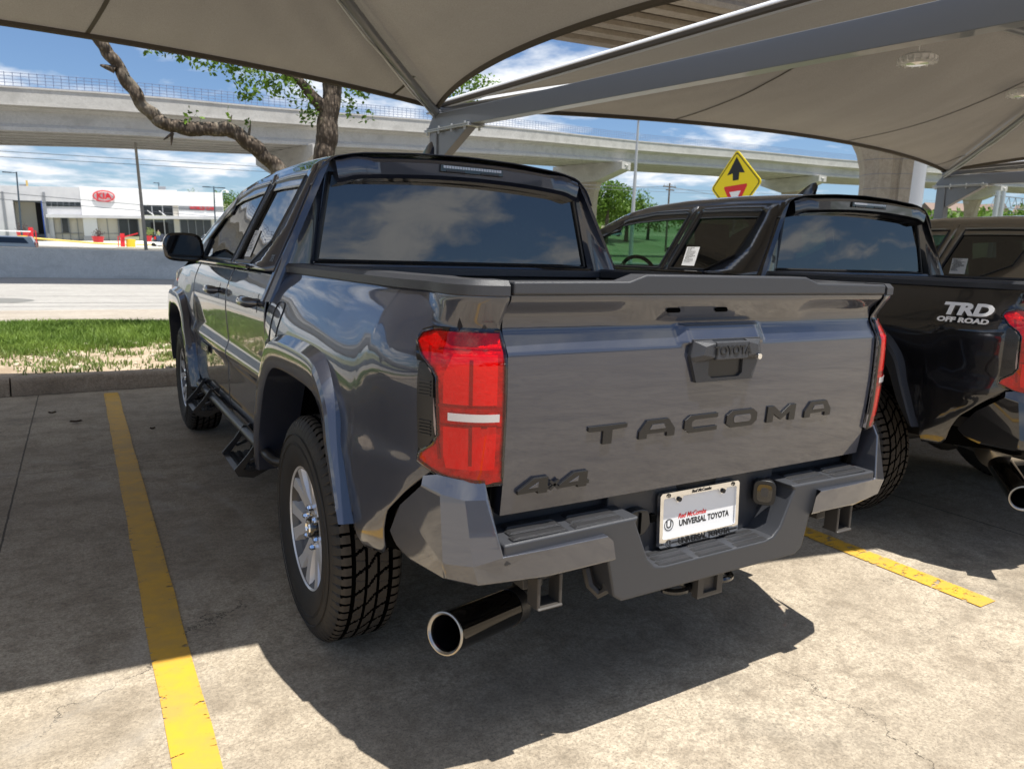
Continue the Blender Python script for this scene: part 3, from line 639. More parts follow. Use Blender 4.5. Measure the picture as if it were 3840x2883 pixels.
    m = MB(); m.prism([(-.692, 1.237), (.692, 1.237), (.692, 1.268), (.36, 1.271), (.305, 1.288), (-.305, 1.288), (-.36, 1.271), (-.692, 1.268)], lambda a, b, d: Vector((a, d, b)), -.446, -.375); m.build('tailgate_cap', m_plas, tg, bevel=.006)
    m = MB(); m.box((0, -.365, .97), (1.38, .05, .52)); m.build('tailgate_inner', m_plas2, tg)
    for x in (-.19, -.015):
        m = MB(); m.box((x, interp(1.197, TZ, TY)-.001, 1.197), (.046, .010, .016), (-.5, 0, 0)); m.build('rubber_plug', m_void, tg, bevel=.006)
    if cfg.get('detail'):
        yb_ = lambda z: -.452
        m = MB(); ou = [(-.128, 1.118), (.128, 1.118), (.136, 1.075), (.108, 1.0), (-.108, 1.0), (-.136, 1.075)]; hi = [(-.066, 1.062), (.066, 1.062), (.066, 1.020), (.052, 1.010), (-.052, 1.010), (-.066, 1.020)]
        V, F = polyfill(lambda x, z: Vector((x, -.4435, z)), ou, hi, 1); m.add(V, F); V2, F2 = polyfill(lambda x, z: Vector((x, -.436, z)), ou, ou, 1)
        k = len(V)//2; 
        for src, in ((ou,), (hi,)):
            q = len(src); m.add([Vector((x, -.4435, z)) for x, z in src]+[Vector((x, -.425, z)) for x, z in src], [(i, (i+1) % q, q+(i+1) % q, q+i) for i in range(q)])
        hb = m.build('tailgate_handle', m_plas, t, smooth=False)
        m = MB(); m.add([Vector((x, -.4362, z)) for x, z in hi], [tuple(range(6))]); m.build('handle_recess', m_plas2, hb, smooth=False)
        m = MB(); m.prism([(-.062, 1.062), (.062, 1.062), (.062, 1.112), (-.062, 1.112)], lambda a, b, d: Vector((a, d-.10*abs(b-1.094), b)), -.463, -.44); m.build('pull_bar', m_plas, hb, bevel=.004)
        for sd in (-1, 1):
            m = MB(); m.add([Vector((sd*a, y, z)) for a, y, z in ((.064, -.463, 1.108), (.100, -.463, 1.100), (.128, -.444, 1.114), (.064, -.444, 1.116), (.064, -.463, 1.070), (.105, -.463, 1.078), (.135, -.444, 1.070), (.064, -.444, 1.058), (.122, -.444, 1.056))],
                            [(0, 1, 5, 4), (0, 3, 2, 1), (1, 2, 6, 5), (5, 6, 8), (4, 5, 8, 7)]); m.build('handle_end', m_plas, hb, smooth=False)
        m = MB(); m.lathe([(-.467, 0), (-.467, .008), (-.459, .010)], 20, 'y', (.108, 0, 1.066)); m.build('lock_barrel', m_chr, hb)
        text('brand_lettering', 'TOYOTA', .034, frameM((0, -.4665, 1.087), (1, 0, 0), (0, .03, 1)), m_plas2, hb, .0012, .0009)
        # pressed letters
        LT = {'T': [[(0, 1), (1, 1), (1, .78), (.62, .72), (.62, 0), (.38, 0), (.38, .72), (.04, .72), (0, .78)]],
              'A': [[(0, 0), (0, .42), (.20, 1), (.80, 1), (1, .42), (1, 0), (.78, 0), (.78, .25), (.22, .25), (.22, 0)]],
              'C': [[(1, 1), (1, .74), (.30, .74), (.22, .62), (.22, .38), (.30, .26), (1, .26), (1, 0), (.16, 0), (0, .26), (0, .74), (.16, 1)]],
              'O': [[(.16, 0), (0, .26), (0, .74), (.16, 1), (.84, 1), (1, .74), (1, .26), (.84, 0)]],
              'M': [[(0, 0), (0, 1), (.22, 1), (.5, .52), (.78, 1), (1, 1), (1, 0), (.78, 0), (.78, .52), (.5, .1), (.22, .52), (.22, 0)]]}
        HO = {'A': [(.27, .48), (.73, .48), (.66, .76), (.34, .76)], 'O': [(.26, .28), (.74, .28), (.78, .40), (.78, .60), (.74, .72), (.26, .72), (.22, .60), (.22, .40)]}
        for ch, xc in zip('TACOMA', (-.395, -.228, -.068, .093, .262, .432)):
            cw, chh = .125, .050; m = MB()
            for pl in LT[ch]: m.prism([(xc+(a-.5)*cw, .883+(b-.5)*chh) for a, b in pl], lambda a, b, d: Vector((a, interp(b, TZ, TY)+.004*(abs(a)/.69)**4+d, b)), -.0055, .002)
            if ch in HO: m.prism([(xc+(a-.5)*cw, .883+(b-.5)*chh) for a, b in HO[ch]], lambda a, b, d: Vector((a, interp(b, TZ, TY)+.004*(abs(a)/.69)**4+d, b)), -.0066, -.0054, 1)
            m.build('raised_letter', [m_plas2, P], tg, smooth=False, bevel=.0012)
        four = [(0, 0.05), (0, .35), (.48, 1), (1, 1), (1, 0), (.72, 0), (.72, .18), (.05, .18)]
        for xc, sc_ in ((-.610, 1), (-.490, 1)):
            m = MB(); m.prism([(xc+(a-.5)*.088, .773+(b-.5)*.042) for a, b in [(0, .12), (0, .34), (.50, 1), (.98, 1), (.98, .40), (1.06, .40), (1.06, .16), (.98, .16), (.98, 0), (.66, 0), (.66, .14)]], lambda a, b, d: Vector((a, interp(b, TZ, TY)+d, b)), -.007, .002)
            m.prism([(xc+(a-.5)*.088, .773+(b-.5)*.042) for a, b in [(.34, .40), (.66, .40), (.66, .74)]], lambda a, b, d: Vector((a, interp(b, TZ, TY)+d, b)), -.0078, -.006, 1); m.build('badge_figure', [m_plas2, P], tg, smooth=False, bevel=.0012)
        m = MB()
        for a in (.7, -.7): m.box((-.549, -.4265, .770), (.034, .006, .007), (0, a, 0))
        m.build('badge_cross', m_plas2, tg, smooth=False)
        text('trim_badge', 'SR5', .040, frameM((-.8445, 1.235, 1.285), (0, -1, 0), (.45, 0, 1)), m_plas2, t, .003, .001)
        text('door_badge', 'TACOMA', .044, frameM(Vector((-.9145, 2.78, .735)), (0, -1, 0), (0, 0, 1)), m_lens, t, .001)
        m = MB(); m.box((-.910, 2.78, .735), (.006, .26, .050)); m.build('badge_plate', m_plas2, t, bevel=.01)
    if cfg.get('decal'):
        text('bed_decal', 'TRD', .072, frameM((-.902, -.150, 1.140), (.14, -1, 0), (.25, 0, 1)), m_white, t, .001, .0035, .12, 1.45)
        text('bed_decal_shadow', 'TRD', .072, frameM((-.9015, -.154, 1.135), (.14, -1, 0), (.25, 0, 1)), m_frame, t, .0005, .0045, .12, 1.45)
        text('bed_decal_subtitle', 'OFF ROAD', .029, frameM((-.9105, -.138, 1.094), (.14, -1, 0), (.1, 0, 1)), m_white, t, .001, .0014, .12, 1.5)
    # ---------------- rear bumper
    top = [(-.712, .655), (-.30, .660), (-.312, .645), (-.262, .535), (-.235, .508), (-.20, .503)]
    ol = top + [(-a, b) for a, b in top[::-1]] + [(.712, .60), (.43, .585), (.40, .552), (.375, .45), (.345, .430), (-.345, .430), (-.375, .45), (-.40, .552), (-.43, .585), (-.712, .60)]
    m = MB(); m.prism(ol, lambda a, b, d: Vector((a, d, b)), -.469, -.335); bp_ = m.build('rear_bumper', m_plas, t, bevel=.010)
    m = MB(); m.box((0, -.352, .60), (.66, .03, .20)); m.box((0, -.33, .665), (1.44, .02, .06)); m.build('bumper_back_panel', m_plas, bp_, bevel=.004)
    def padset(x0, x1, z, nrow, y0, dy, ncol):
        m = MB(); w_ = (x1-x0)/ncol
        for c_ in range(ncol):
            for r_ in range(nrow):
                xa = x0+c_*w_+.006+(r_*.010); xb = x0+(c_+1)*w_-.014+r_*.004; ya = y0+r_*dy
                m.add([Vector(p) for p in ((xa, ya, z), (xb, ya, z), (xb, ya+dy*.72, z), (xa, ya+dy*.72, z), (xa+.008, ya+.003, z+.005), (xb-.014, ya+.003, z+.005), (xb-.008, ya+dy*.72-.003, z+.005), (xa+.008, ya+dy*.72-.003, z+.005))], [(4, 5, 6, 7), (0, 1, 5, 4), (1, 2, 6, 5), (2, 3, 7, 6), (3, 0, 4, 7)])
        m.build('step_pad', mat_pad, bp_, smooth=False)
    padset(-.69, -.33, .6585, 3, -.462, .036, 2); padset(.33, .69, .6585, 3, -.462, .036, 2); padset(-.23, .23, .503, 3, -.466, .030, 3)
    for sd in (-1, 1):
        Pn = dict(A0=(.742, -.425, .803), A1=(.795, -.395, .806), A2=(.835, -.352, .812), A3=(.862, -.335, .808), B0=(.745, -.445, .764), B1=(.792, -.418, .761), G1=(.838, -.378, .772), B2=(.868, -.340, .786), B3=(.880, -.235, .706), D3=(.878, -.160, .610), D4=(.872, -.190, .582), D5=(.862, -.265, .572),
                  G2=(.842, -.408, .612), C1=(.788, -.458, .612), C0=(.714, -.474, .628), E1=(.770, -.452, .560), E2=(.835, -.405, .572), F1=(.764, -.425, .546), F2=(.828, -.380, .560), F3=(.855, -.255, .562), S0=(.418, -.486, .632), S1=(.398, -.484, .616), S2=(.386, -.484, .562), S3=(.400, -.462, .549), M0=(.60, -.484, .631), M1=(.60, -.484, .560), M2=(.60, -.462, .547), A0b=(.742, -.36, .803), C0b=(.714, -.38, .628), S0b=(.418, -.46, .634), H=(.868, -.215, .575))
        nm = list(Pn); ix = {k_: n_ for n_, k_ in enumerate(nm)}
        Fc = ['A0 A1 B1 B0', 'A1 A2 G1 B1', 'A2 A3 B2 G1', 'B0 B1 C1 C0', 'B1 G1 G2 C1', 'G1 B2 B3 G2', 'G2 B3 D3 D4', 'G2 D4 D5 E2', 'C1 G2 E2 E1', 'M0 C0 C1 E1 M1', 'S0 M0 M1 S2 S1', 'S2 M1 M2 S3', 'M1 E1 F1 M2', 'E1 E2 F2 F1', 'E2 D5 F3 F2', 'A0 B0 C0 C0b A0b', 'S0 S0b C0b C0 M0', 'D4 D5 F3 H', 'D3 D4 H']
        m = MB(); m.add([Vector(Pn[k_]) for k_ in nm], [tuple(ix[q_] for q_ in f_.split()) for f_ in Fc]); side_build(m, sd, 'bumper_corner', PF, bp_, ang=12, bevel=.005)
    # plate
    if cfg.get('plate', 1):
        X_ = Vector((1, 0, 0)); Y_ = Vector((0, math.sin(.05), math.cos(.05))); o_ = Vector((0, -.384, .594))
        fp = lambda a, b, d: o_+X_*a+Y_*b+Vector((0, d, 0))
        m = MB(); m.prism([(-.152, -.076), (.152, -.076), (.152, .076), (-.152, .076)], fp, -.002, .004); pl_ = m.build('license_plate', m_white, t)
        m = MB(); ou = [(-.158, -.074), (-.151, -.081), (.151, -.081), (.158, -.074), (.158, .074), (.151, .081), (-.151, .081), (-.158, .074)]
        inn = [(-.146, -.050), (-.142, -.054), (.142, -.054), (.146, -.050), (.146, .062), (.142, .066), (-.142, .066), (-.146, .062)]
        V, F = polyfill(lambda a, b: fp(a, b, -.009), ou, inn, 1); m.add(V, F); q = len(ou)
        for src, d_ in ((ou, .004), (inn, -.002)): m.add([fp(a, b, -.009) for a, b in src]+[fp(a, b, d_) for a, b in src], [(i, (i+1) % q, q+(i+1) % q, q+i) for i in range(q)])
        for sx in (-.088, .088): m.prism([(sx-.018, .067), (sx+.018, .067), (sx+.007, .050), (sx-.007, .050)], fp, -.009, -.003)
        fr = m.build('plate_frame', m_chr, t, smooth=False)
        m = MB()
        for sx in (-.088, .088): m.tube([fp(sx, .058, -.009), fp(sx, .058, -.014)], .007, 12)
        m.build('plate_screw', m_ink, fr)
        if cfg.get('detail'):
            Mt = lambda a, b, d=-.0025: frameM(fp(a, b, d), X_, Y_)
            text('dealer_lettering', 'UNIVERSAL TOYOTA', .0248, Mt(.022, -.018), m_ink, pl_, .0003, .0007, 0, .86)
            text('dealer_script', 'Red McCombs', .0195, Mt(-.028, .004), m_redink, pl_, .0003, .0004, .3, .95)
            text('frame_lettering', 'UNIVERSAL TOYOTA', .0245, Mt(.018, -.068, -.0095), m_ink, fr, .0012, .0007, 0, .90)
            text('frame_script', 'Red McCombs', .013, Mt(.0, .0735, -.0095), m_ink, fr, .0005, .0003, .3)
            for a, b, s_, d_ in ((-.118, -.016, .0175, -.0025), (-.124, -.068, .0105, -.0095)):
                m = MB(); k = 28; V = [fp(a+s_*r_*math.cos(2*math.pi*i/k), b+s_*r_*math.sin(2*math.pi*i/k), d_-.0004) for r_ in (1, .86) for i in range(k)]; m.add(V, [(i, (i+1) % k, k+(i+1) % k, k+i) for i in range(k)]); m.build('dealer_ring', m_ink, pl_, smooth=False)
                text('dealer_initial', 'U', s_*1.75, Mt(a, b, d_), m_ink, pl_, .0003, .0004)
            for a in (-.128, .13):
                m = MB(); m.tube([fp(a+.0075*math.cos(q_), .0735+.0055*math.sin(q_), -.0098) for q_ in lin(0, 2*math.pi, 20)], .0007, 4, cap=False); m.tube([fp(a+.004*math.cos(q_), .0750+.0030*math.sin(q_), -.0098) for q_ in lin(0, 2*math.pi, 16)], .0006, 4, cap=False); m.tube([fp(a, .0795, -.0098), fp(a, .068, -.0098)], .0007, 4); m.build('frame_emblem', m_ink, fr)
    m = MB(); o2 = catmull([(-.202, .600, 0), (-.225, .572, 0), (-.272, .570, 0), (-.293, .595, 0), (-.290, .630, 0), (-.262, .648, 0), (-.215, .642, 0), (-.202, .600, 0)], 4)[:-1]
    m.prism([(p.x+.008, p.y-.004) for p in o2], lambda a, b, d: Vector((a, d, b)), -.395, -.36); ts = m.build('trailer_socket', m_plas2, t, bevel=.005)
    m = MB(); m.box((-.236, -.398, .606), (.006, .006, .062)); m.box((-.184, -.385, .61), (.02, .02, .022)); m.build('socket_hinge', m_void, ts, bevel=.002)
    # hitch camera pod on the right wall of the notch
    m = MB(); cM = Matrix.Rotation(R(38), 3, 'Z'); V = lambda a, b, d: Vector((.252, -.405, .628))+Vector((a*math.cos(-.85), a*math.sin(-.85), 0))+Vector((.19*b*0, 0, b))+Vector((-math.sin(.85)*0-.66*d, -.75*d, 0))
    rr = [(.034*math.copysign(abs(math.cos(a))**.55, math.cos(a)), .040*math.copysign(abs(math.sin(a))**.55, math.sin(a))) for a in lin(0, 2*math.pi, 25)[:-1]]
    m.prism(rr, V, -.02, .010); pod = m.build('sensor_pod', m_plas2, t, bevel=.003)
    m = MB(); m.prism([(a*.66, b*.7) for a, b in rr], V, .0102, .0125); m.build('pod_window', m_gloss, pod); m = MB(); m.prism([(a*.34, b*.36+.003) for a, b in rr], V, .0126, .014); m.build('pod_lens', m_frame, pod)
    # hitch receiver and chain loops
    m = MB()
    so = [(-.050, .362), (.050, .362), (.050, .455), (-.050, .455)]; si_ = [(-.027, .375), (.027, .375), (.027, .428), (-.027, .428)]
    V, F = polyfill(lambda a, b: Vector((a, -.452, b)), so, si_, 1); m.add(V, F)
    for src in (so, si_): m.add([Vector((a, -.452, b)) for a, b in src]+[Vector((a, -.25 if src is si_ else -.43, b)) for a, b in src], [(i, (i+1) % 4, 4+(i+1) % 4, 4+i) for i in range(4)])
    m.box((0, -.33, .40), (.075, .22, .07)); m.tube([(-.35, -.36, .475), (.35, -.36, .475)], .028, 12); m.box((0, -.40, .448), (.09, .06, .03)); hc = m.build('tow_hitch', m_frame, t, smooth=False)
    m = MB()
    for sd in (-1, 1): m.tube([Vector((sd*(.085+.045*math.cos(a)), -.40+.030*math.sin(a), .385)) for a in lin(0, 2*math.pi, 22)], .010, 8, cap=False)
    m.build('chain_loop', m_gloss, hc)
    for sd in (-1, 1):
        m = MB()
        for e in (-.032, .032): m.box((sd*.577+e, -.445, .510), (.010, .05, .085), mi=0)
        m.box((sd*.577, -.445, .470), (.074, .06, .008)); m.box((sd*.577, -.42, .548), (.070, .05, .03)); m.box((sd*.577, -.17, .53), (.06, .44, .09)); m.build('frame_horn', m_frame, t, bevel=.004)
        m = MB(); m.tube([(sd*.36, -.42, .50), (sd*.372, -.435, .455), (sd*.385, -.42, .44), (sd*.40, -.40, .46), (sd*.40, -.38, .50)], .014, 8); m.build('tow_hook', m_frame, t)
    # chassis
    m = MB()
    for sd in (-1, 1): m.box((sd*.46, 2.0, .52), (.09, 4.6, .13)); m.beam((sd*.52, -.15, .50), (sd*.52, 1.15, .46), .07, .05)
    m.tube([(-.72, .5, .395), (.72, .5, .395)], .045, 12); m.lathe([(-.12, .03), (-.09, .10), (0, .14), (.09, .10), (.12, .03)], 20, 'x', (0.08, .5, .395)); m.tube([(-.7, 3.85, .395), (.7, 3.85, .395)], .03, 8); m.tube([(.05, .6, .41), (.05, 2.4, .48)], .035, 10)
    m.box((0, 2.0, .62), (1.55, 2.4, .06));
    for sd in (-1, 1): m.box((sd*.70, -.12, .64), (.30, .28, .05)); m.box((sd*.66, -.1, .78), (.28, .4, .26)); m.box((sd*.685, -.14, .95), (.20, .44, .50))  # added hidden boxes that stop sunlight leaking through the rear bed corners
    m.box((0, .3, .73), (1.3, 1.4, .05)); m.box((0, 4.1, .75), (1.3, 1.0, .4))
    m.lathe([(.0, .02), (.0, .22), (-.03, .34), (.11, .35), (.18, .36), (.22, .30), (.22, .02)], 40, 'z', (0.0, -.02, .52)); m.build('chassis_and_light_blockers', m_dark, t, ang=40)
    # exhaust
    if cfg.get('exhaust', 1):
        m = MB(); a_ = Vector((-.455, -.13, .40)); b_ = Vector((-.835, -.455, .372)); dr = (b_-a_).normalized()
        if cfg.get('detail'): a_ = Vector((-.502, -.180, .328)); b_ = Vector((-.798, -.330, .386)); dr = (b_-a_).normalized()
        rad = .054; LX = (b_-a_).length
        def lt(prof, mt_, nm, par_):
            e1 = dr.cross(Vector((0, 0, 1))).normalized(); e2 = dr.cross(e1); q = MB(); n_ = 44
            q.add([a_+dr*u+(e1*math.cos(2*math.pi*j/n_)+e2*math.sin(2*math.pi*j/n_))*r_ for u, r_ in prof for j in range(n_)], [(i*n_+j, i*n_+(j+1) % n_, (i+1)*n_+(j+1) % n_, (i+1)*n_+j) for i in range(len(prof)-1) for j in range(n_)]); return q.build(nm, mt_, par_, ang=40)
        ex = lt([(.04, rad-.006), (.042, rad-.001), (LX-.02, rad-.001), (LX-.004, rad+.001)], m_blkchr, 'exhaust_tip', t)
        lt([(LX-.004, rad+.001), (LX, rad+.0005), (LX+.001, rad-.003), (LX-.004, rad-.008), (LX-.012, rad-.0085)], m_steel, 'tip_rim', ex)
        lt([(LX-.012, rad-.0085), (.06, rad-.012), (.055, .001)], m_gloss, 'tip_bore', ex)
        lt([(0, rad-.012), (.0, rad+.0005), (.045, rad+.0005), (.045, rad-.004)], m_plas2, 'tip_clamp', ex)
        m = MB(); m.tube(catmull([(-.36, .25, .45), (-.36, .05, .44), (-.38, -.08, .40), a_, a_+dr*.05], 5), .036, 16); m.build('exhaust_pipe', m_steel, ex)
        m = MB(); m.lathe([(-.35, .0), (-.33, .09), (.0, .10), (.20, .10), (.23, .07), (.25, .04)], 28, 'x', (-.18, -.12, .47)) if not cfg.get('detail') else m.tube([(-.33, 1.6, .45), (-.33, 2.3, .45)], .1, 16); m.build('muffler', m_steel, ex)
    # ---------------- front end (seen only from a step aside)
    m = MB(); m.prism([(-.90, .50), (-.70, .42), (.70, .42), (.90, .50), (.88, .72), (-.88, .72)], lambda a, b, d: Vector((a, d-.5*max(0, abs(a)-.55), b)), 4.70, 4.90); m.build('front_bumper', PF, t, bevel=.02)
    m = MB(); m.prism([(-.58, .72), (.58, .72), (.62, 1.04), (-.62, 1.04)], lambda a, b, d: Vector((a, d, b)), 4.60, 4.84)
    for k in range(5): m.box((0, 4.85, .76+k*.06), (1.1, .02, .02))
    m.build('grille', m_plas2, t, bevel=.005)
    for sd in (-1, 1):
        m = MB(); m.box((sd*.74, 4.70, .96), (.26, .16, .13), (0, 0, -sd*.35)); m.build('headlight', m_lens, t, bevel=.02)
    return t
m_redm = mat('lamp_rib_red', (.50, .008, .003), .25, 0, .3, .3)
m_blkchr = mat('black_chrome', (.03, .028, .026), .05, .9)
mat_pad = mat('step_pad_rubber', (.018, .018, .02), .5, 0, .5, 0, (500, .8, .002))
truck('dark grey pickup truck nearest the camera, white dealer plate in its rear bumper',
      dict(paint=m_grey, bumper=m_greyflat, flare=m_grey, glass_b=m_glass, glass_r=m_glass2, glass_f=m_glass2, detail=1))
truck('black pickup truck parked beside the grey one, white TRD OFF ROAD decal on its bed',
      dict(paint=m_blk, bumper=m_blk, flare=m_flare, glass_b=m_glass, glass_r=m_glass2, glass_f=m_glassf, decal=1), (2.70, -.05, .01), -.075)
truck('bronze pickup truck at the right edge of the photo, behind the black one',
      dict(paint=m_bronze, bumper=m_bronze, flare=m_flare, glass_b=m_glass, glass_r=m_glass2, glass_f=m_glassf), (5.32, -.40, 0), -.08)
# ================================================================== setting
def nodes_mat(name):
    m = bpy.data.materials.new(name); m.use_nodes = True; t = m.node_tree; return m, t, t.nodes['Principled BSDF']
class NT:
    def __init__(s, t): s.t = t; s.c = t.nodes.new('ShaderNodeTexCoord'); s.sep = None
    def L(s, a, b): s.t.links.new(a, b)
    def noise(s, sc, det=5, ro=.6, vec=None, dist=0):
        n = s.t.nodes.new('ShaderNodeTexNoise'); n.inputs['Scale'].default_value = sc; n.inputs['Detail'].default_value = det; n.inputs['Roughness'].default_value = ro; n.inputs['Distortion'].default_value = dist
        s.L(vec or s.c.outputs['Object'], n.inputs['Vector']); return n.outputs[0]
    def ramp(s, x, pts):
        r = s.t.nodes.new('ShaderNodeValToRGB'); s.L(x, r.inputs[0]); e = r.color_ramp.elements
        while len(e) < len(pts): e.new(.5)
        for i, (p, c_) in enumerate(pts): e[i].position = p; e[i].color = (*c_, 1) if isinstance(c_, tuple) else (c_, c_, c_, 1)
        return r.outputs[0]
    def mix(s, f, a, b, mode='MIX'):
        n = s.t.nodes.new('ShaderNodeMix'); n.data_type = 'RGBA'; n.blend_type = mode
        for i, v in ((0, f), (6, a), (7, b)):
            if isinstance(v, (int, float)): n.inputs[i].default_value = v
            elif isinstance(v, tuple): n.inputs[i].default_value = (*v, 1)
            else: s.L(v, n.inputs[i])
        return n.outputs[2]
    def m(s, op, a, b=None, c=None):
        n = s.t.nodes.new('ShaderNodeMath'); n.operation = op
        for i, v in enumerate((a, b, c)):
            if v is None: continue
            if isinstance(v, (int, float)): n.inputs[i].default_value = v
            else: s.L(v, n.inputs[i])
        return n.outputs[0]
    def xyz(s):
        if not s.sep: s.sep = s.t.nodes.new('ShaderNodeSeparateXYZ'); s.L(s.c.outputs['Object'], s.sep.inputs[0])
        return s.sep.outputs
    def map(s, sc=(1, 1, 1), rot=(0, 0, 0)):
        n = s.t.nodes.new('ShaderNodeMapping'); n.inputs['Scale'].default_value = sc; n.inputs['Rotation'].default_value = rot; s.L(s.c.outputs['Object'], n.inputs[0]); return n.outputs[0]
    def bump(s, h, b, st=.4, d=.004):
        q = s.t.nodes.new('ShaderNodeBump'); q.inputs['Strength'].default_value = st; q.inputs['Distance'].default_value = d; s.L(h, q.inputs['Height']); s.L(q.outputs[0], b.inputs['Normal'])
    def cracks(s, sc, w=.006, seed=0, mask=.5):
        v = s.t.nodes.new('ShaderNodeTexVoronoi'); v.feature = 'DISTANCE_TO_EDGE'; v.inputs['Scale'].default_value = sc
        n = s.t.nodes.new('ShaderNodeTexNoise'); n.inputs['Scale'].default_value = 2.2; n.inputs['Detail'].default_value = 8; n.inputs['Roughness'].default_value = .65; s.L(s.c.outputs['Object'], n.inputs['Vector'])
        a = s.t.nodes.new('ShaderNodeVectorMath'); a.operation = 'SCALE'; a.inputs['Scale'].default_value = .9; s.L(n.outputs['Color'], a.inputs[0])
        b = s.t.nodes.new('ShaderNodeVectorMath'); b.operation = 'ADD'; s.L(s.c.outputs['Object'], b.inputs[0]); s.L(a.outputs[0], b.inputs[1]); s.L(b.outputs[0], v.inputs['Vector'])
        return s.m('MULTIPLY', s.m('LESS_THAN', v.outputs[0], w), s.ramp(s.noise(.55, 2), [(mask, 0.), (mask+.06, 1.)]))
KS = .045
def concrete(name, c1, c2, c3, joints=True):
    m, t, b = nodes_mat(name); q = NT(t)
    big = q.noise(.9, 5, .62); mid = q.noise(5.5, 6, .68); fine = q.noise(90, 3, .6); spk = q.noise(260, 2, .6)
    col = q.mix(q.ramp(big, [(.36, 0.), (.64, 1.)]), c1, c2)
    col = q.mix(q.m('MULTIPLY', q.ramp(mid, [(.46, 0.), (.66, 1.)]), .62), col, c3)
    col = q.mix(q.m('MULTIPLY', q.ramp(q.noise(22, 5, .7), [(.48, 0.), (.68, 1.)]), .35), col, c3)
    col = q.mix(q.m('MULTIPLY', q.ramp(fine, [(.42, 1.), (.60, 0.)]), .40), col, tuple(x*.45 for x in c1))
    col = q.mix(q.m('MULTIPLY', q.ramp(spk, [(.60, 0.), (.70, 1.)]), .5), col, tuple(min(.8, x*1.5) for x in c1))
    col = q.mix(q.m('MULTIPLY', q.ramp(q.noise(48, 4, .75), [(.50, 0.), (.62, 1.)]), .42), col, tuple(x*.42 for x in c1))
    col = q.mix(q.m('MULTIPLY', q.ramp(q.noise(150, 2, .7), [(.56, 0.), (.64, 1.)]), .55), col, tuple(x*.30 for x in c1))
    st = q.noise(1, 4, .6, q.map((.35, 3.2, 1), (0, 0, .5)))
    col = q.mix(q.m('MULTIPLY', q.ramp(st, [(.50, 0.), (.66, 1.)]), .38), col, tuple(x*.5 for x in c1))
    if joints:
        X, Y, Z = q.xyz(); line = None
        wob = q.m('MULTIPLY', q.noise(9, 2), .008)
        for x0 in (-1.905, 2.53, 6.97, -6.34):
            e = q.m('LESS_THAN', q.m('ABSOLUTE', q.m('SUBTRACT', q.m('ADD', X, wob), x0+.004)), .0045); line = e if line is None else q.m('MAXIMUM', line, e)
        for y0 in (3.05, -3.2, -9.0):
            e = q.m('LESS_THAN', q.m('ABSOLUTE', q.m('SUBTRACT', q.m('ADD', Y, wob), y0+.004)), .003); line = q.m('MAXIMUM', line, e)
        line = q.m('MAXIMUM', line, q.cracks(.30, .0011, 0, .56))
        col = q.mix(q.m('MULTIPLY', line, .8), col, (.035, .03, .024))
        for (ax_, ay_, rr_, wd_) in ((-2.9, 1.6, 1.75, .10), (-2.9, 1.6, 2.02, .06), (3.0, -4.2, 3.2, .11)):
            dx_ = q.m('SUBTRACT', X, ax_); dy_ = q.m('SUBTRACT', Y, ay_); rd = q.m('SQRT', q.m('ADD', q.m('MULTIPLY', dx_, dx_), q.m('MULTIPLY', dy_, dy_)))
            bd = q.ramp(q.m('ABSOLUTE', q.m('SUBTRACT', rd, rr_)), [(0, 1.), (wd_, 0.)]); col = q.mix(q.m('MULTIPLY', q.m('MULTIPLY', bd, q.ramp(q.noise(3, 5, .7), [(.42, 0.), (.62, 1.)])), .35 if rr_ < 3 else .45), col, (.50, .46, .40) if rr_ < 3 else (.10, .09, .075))
        col = q.mix(q.m('MULTIPLY', q.ramp(q.m('ADD', q.m('SUBTRACT', Y, q.m('MULTIPLY', X, KS)), q.m('MULTIPLY', q.noise(12, 4), .12)), [(0, 0.), (1, 0.)]), 0), col, (.1, .08, .06))
        eg = q.m('GREATER_THAN', q.m('ADD', q.m('SUBTRACT', Y, q.m('MULTIPLY', X, KS)), q.m('MULTIPLY', q.noise(10, 5, .7), .16)), 5.80); col = q.mix(q.m('MULTIPLY', eg, .7), col, (.07, .055, .04))
        oil = q.m('MULTIPLY', q.ramp(q.noise(.8, 3), [(.60, 0.), (.68, 1.)]), q.ramp(q.noise(7, 5, .7), [(.4, 0.), (.6, 1.)])); col = q.mix(q.m('MULTIPLY', oil, .5), col, (.11, .095, .075))
    q.L(col, b.inputs['Base Color']); b.inputs['Roughness'].default_value = .82; b.inputs['Specular IOR Level'].default_value = .3
    q.bump(q.m('ADD', q.m('MULTIPLY', fine, .6), spk), b, .35, .003); return m
m_lot = concrete('parking_concrete', (.375, .315, .238), (.53, .455, .35), (.205, .165, .118))
m_kerb = concrete('kerb_concrete', (.42, .34, .26), (.50, .41, .32), (.26, .20, .14), False)
m_bconc = concrete('bridge_concrete', (.64, .62, .58), (.72, .70, .66), (.52, .50, .46), False)
m_bconc_shaded = concrete('shaded_bridge_concrete', (.33, .27, .21), (.40, .34, .27), (.24, .19, .14), False)  # brown bridge concrete, darkened to hold the underside's shade in its colour
m_beige = concrete('beige_concrete', (.52, .44, .34), (.58, .50, .40), (.38, .31, .23), False)
m_road = concrete('road_concrete', (.40, .385, .36), (.47, .455, .425), (.31, .30, .28), False)
m_wall = concrete('barrier_concrete', (.70, .71, .68), (.78, .78, .75), (.58, .59, .56), False)
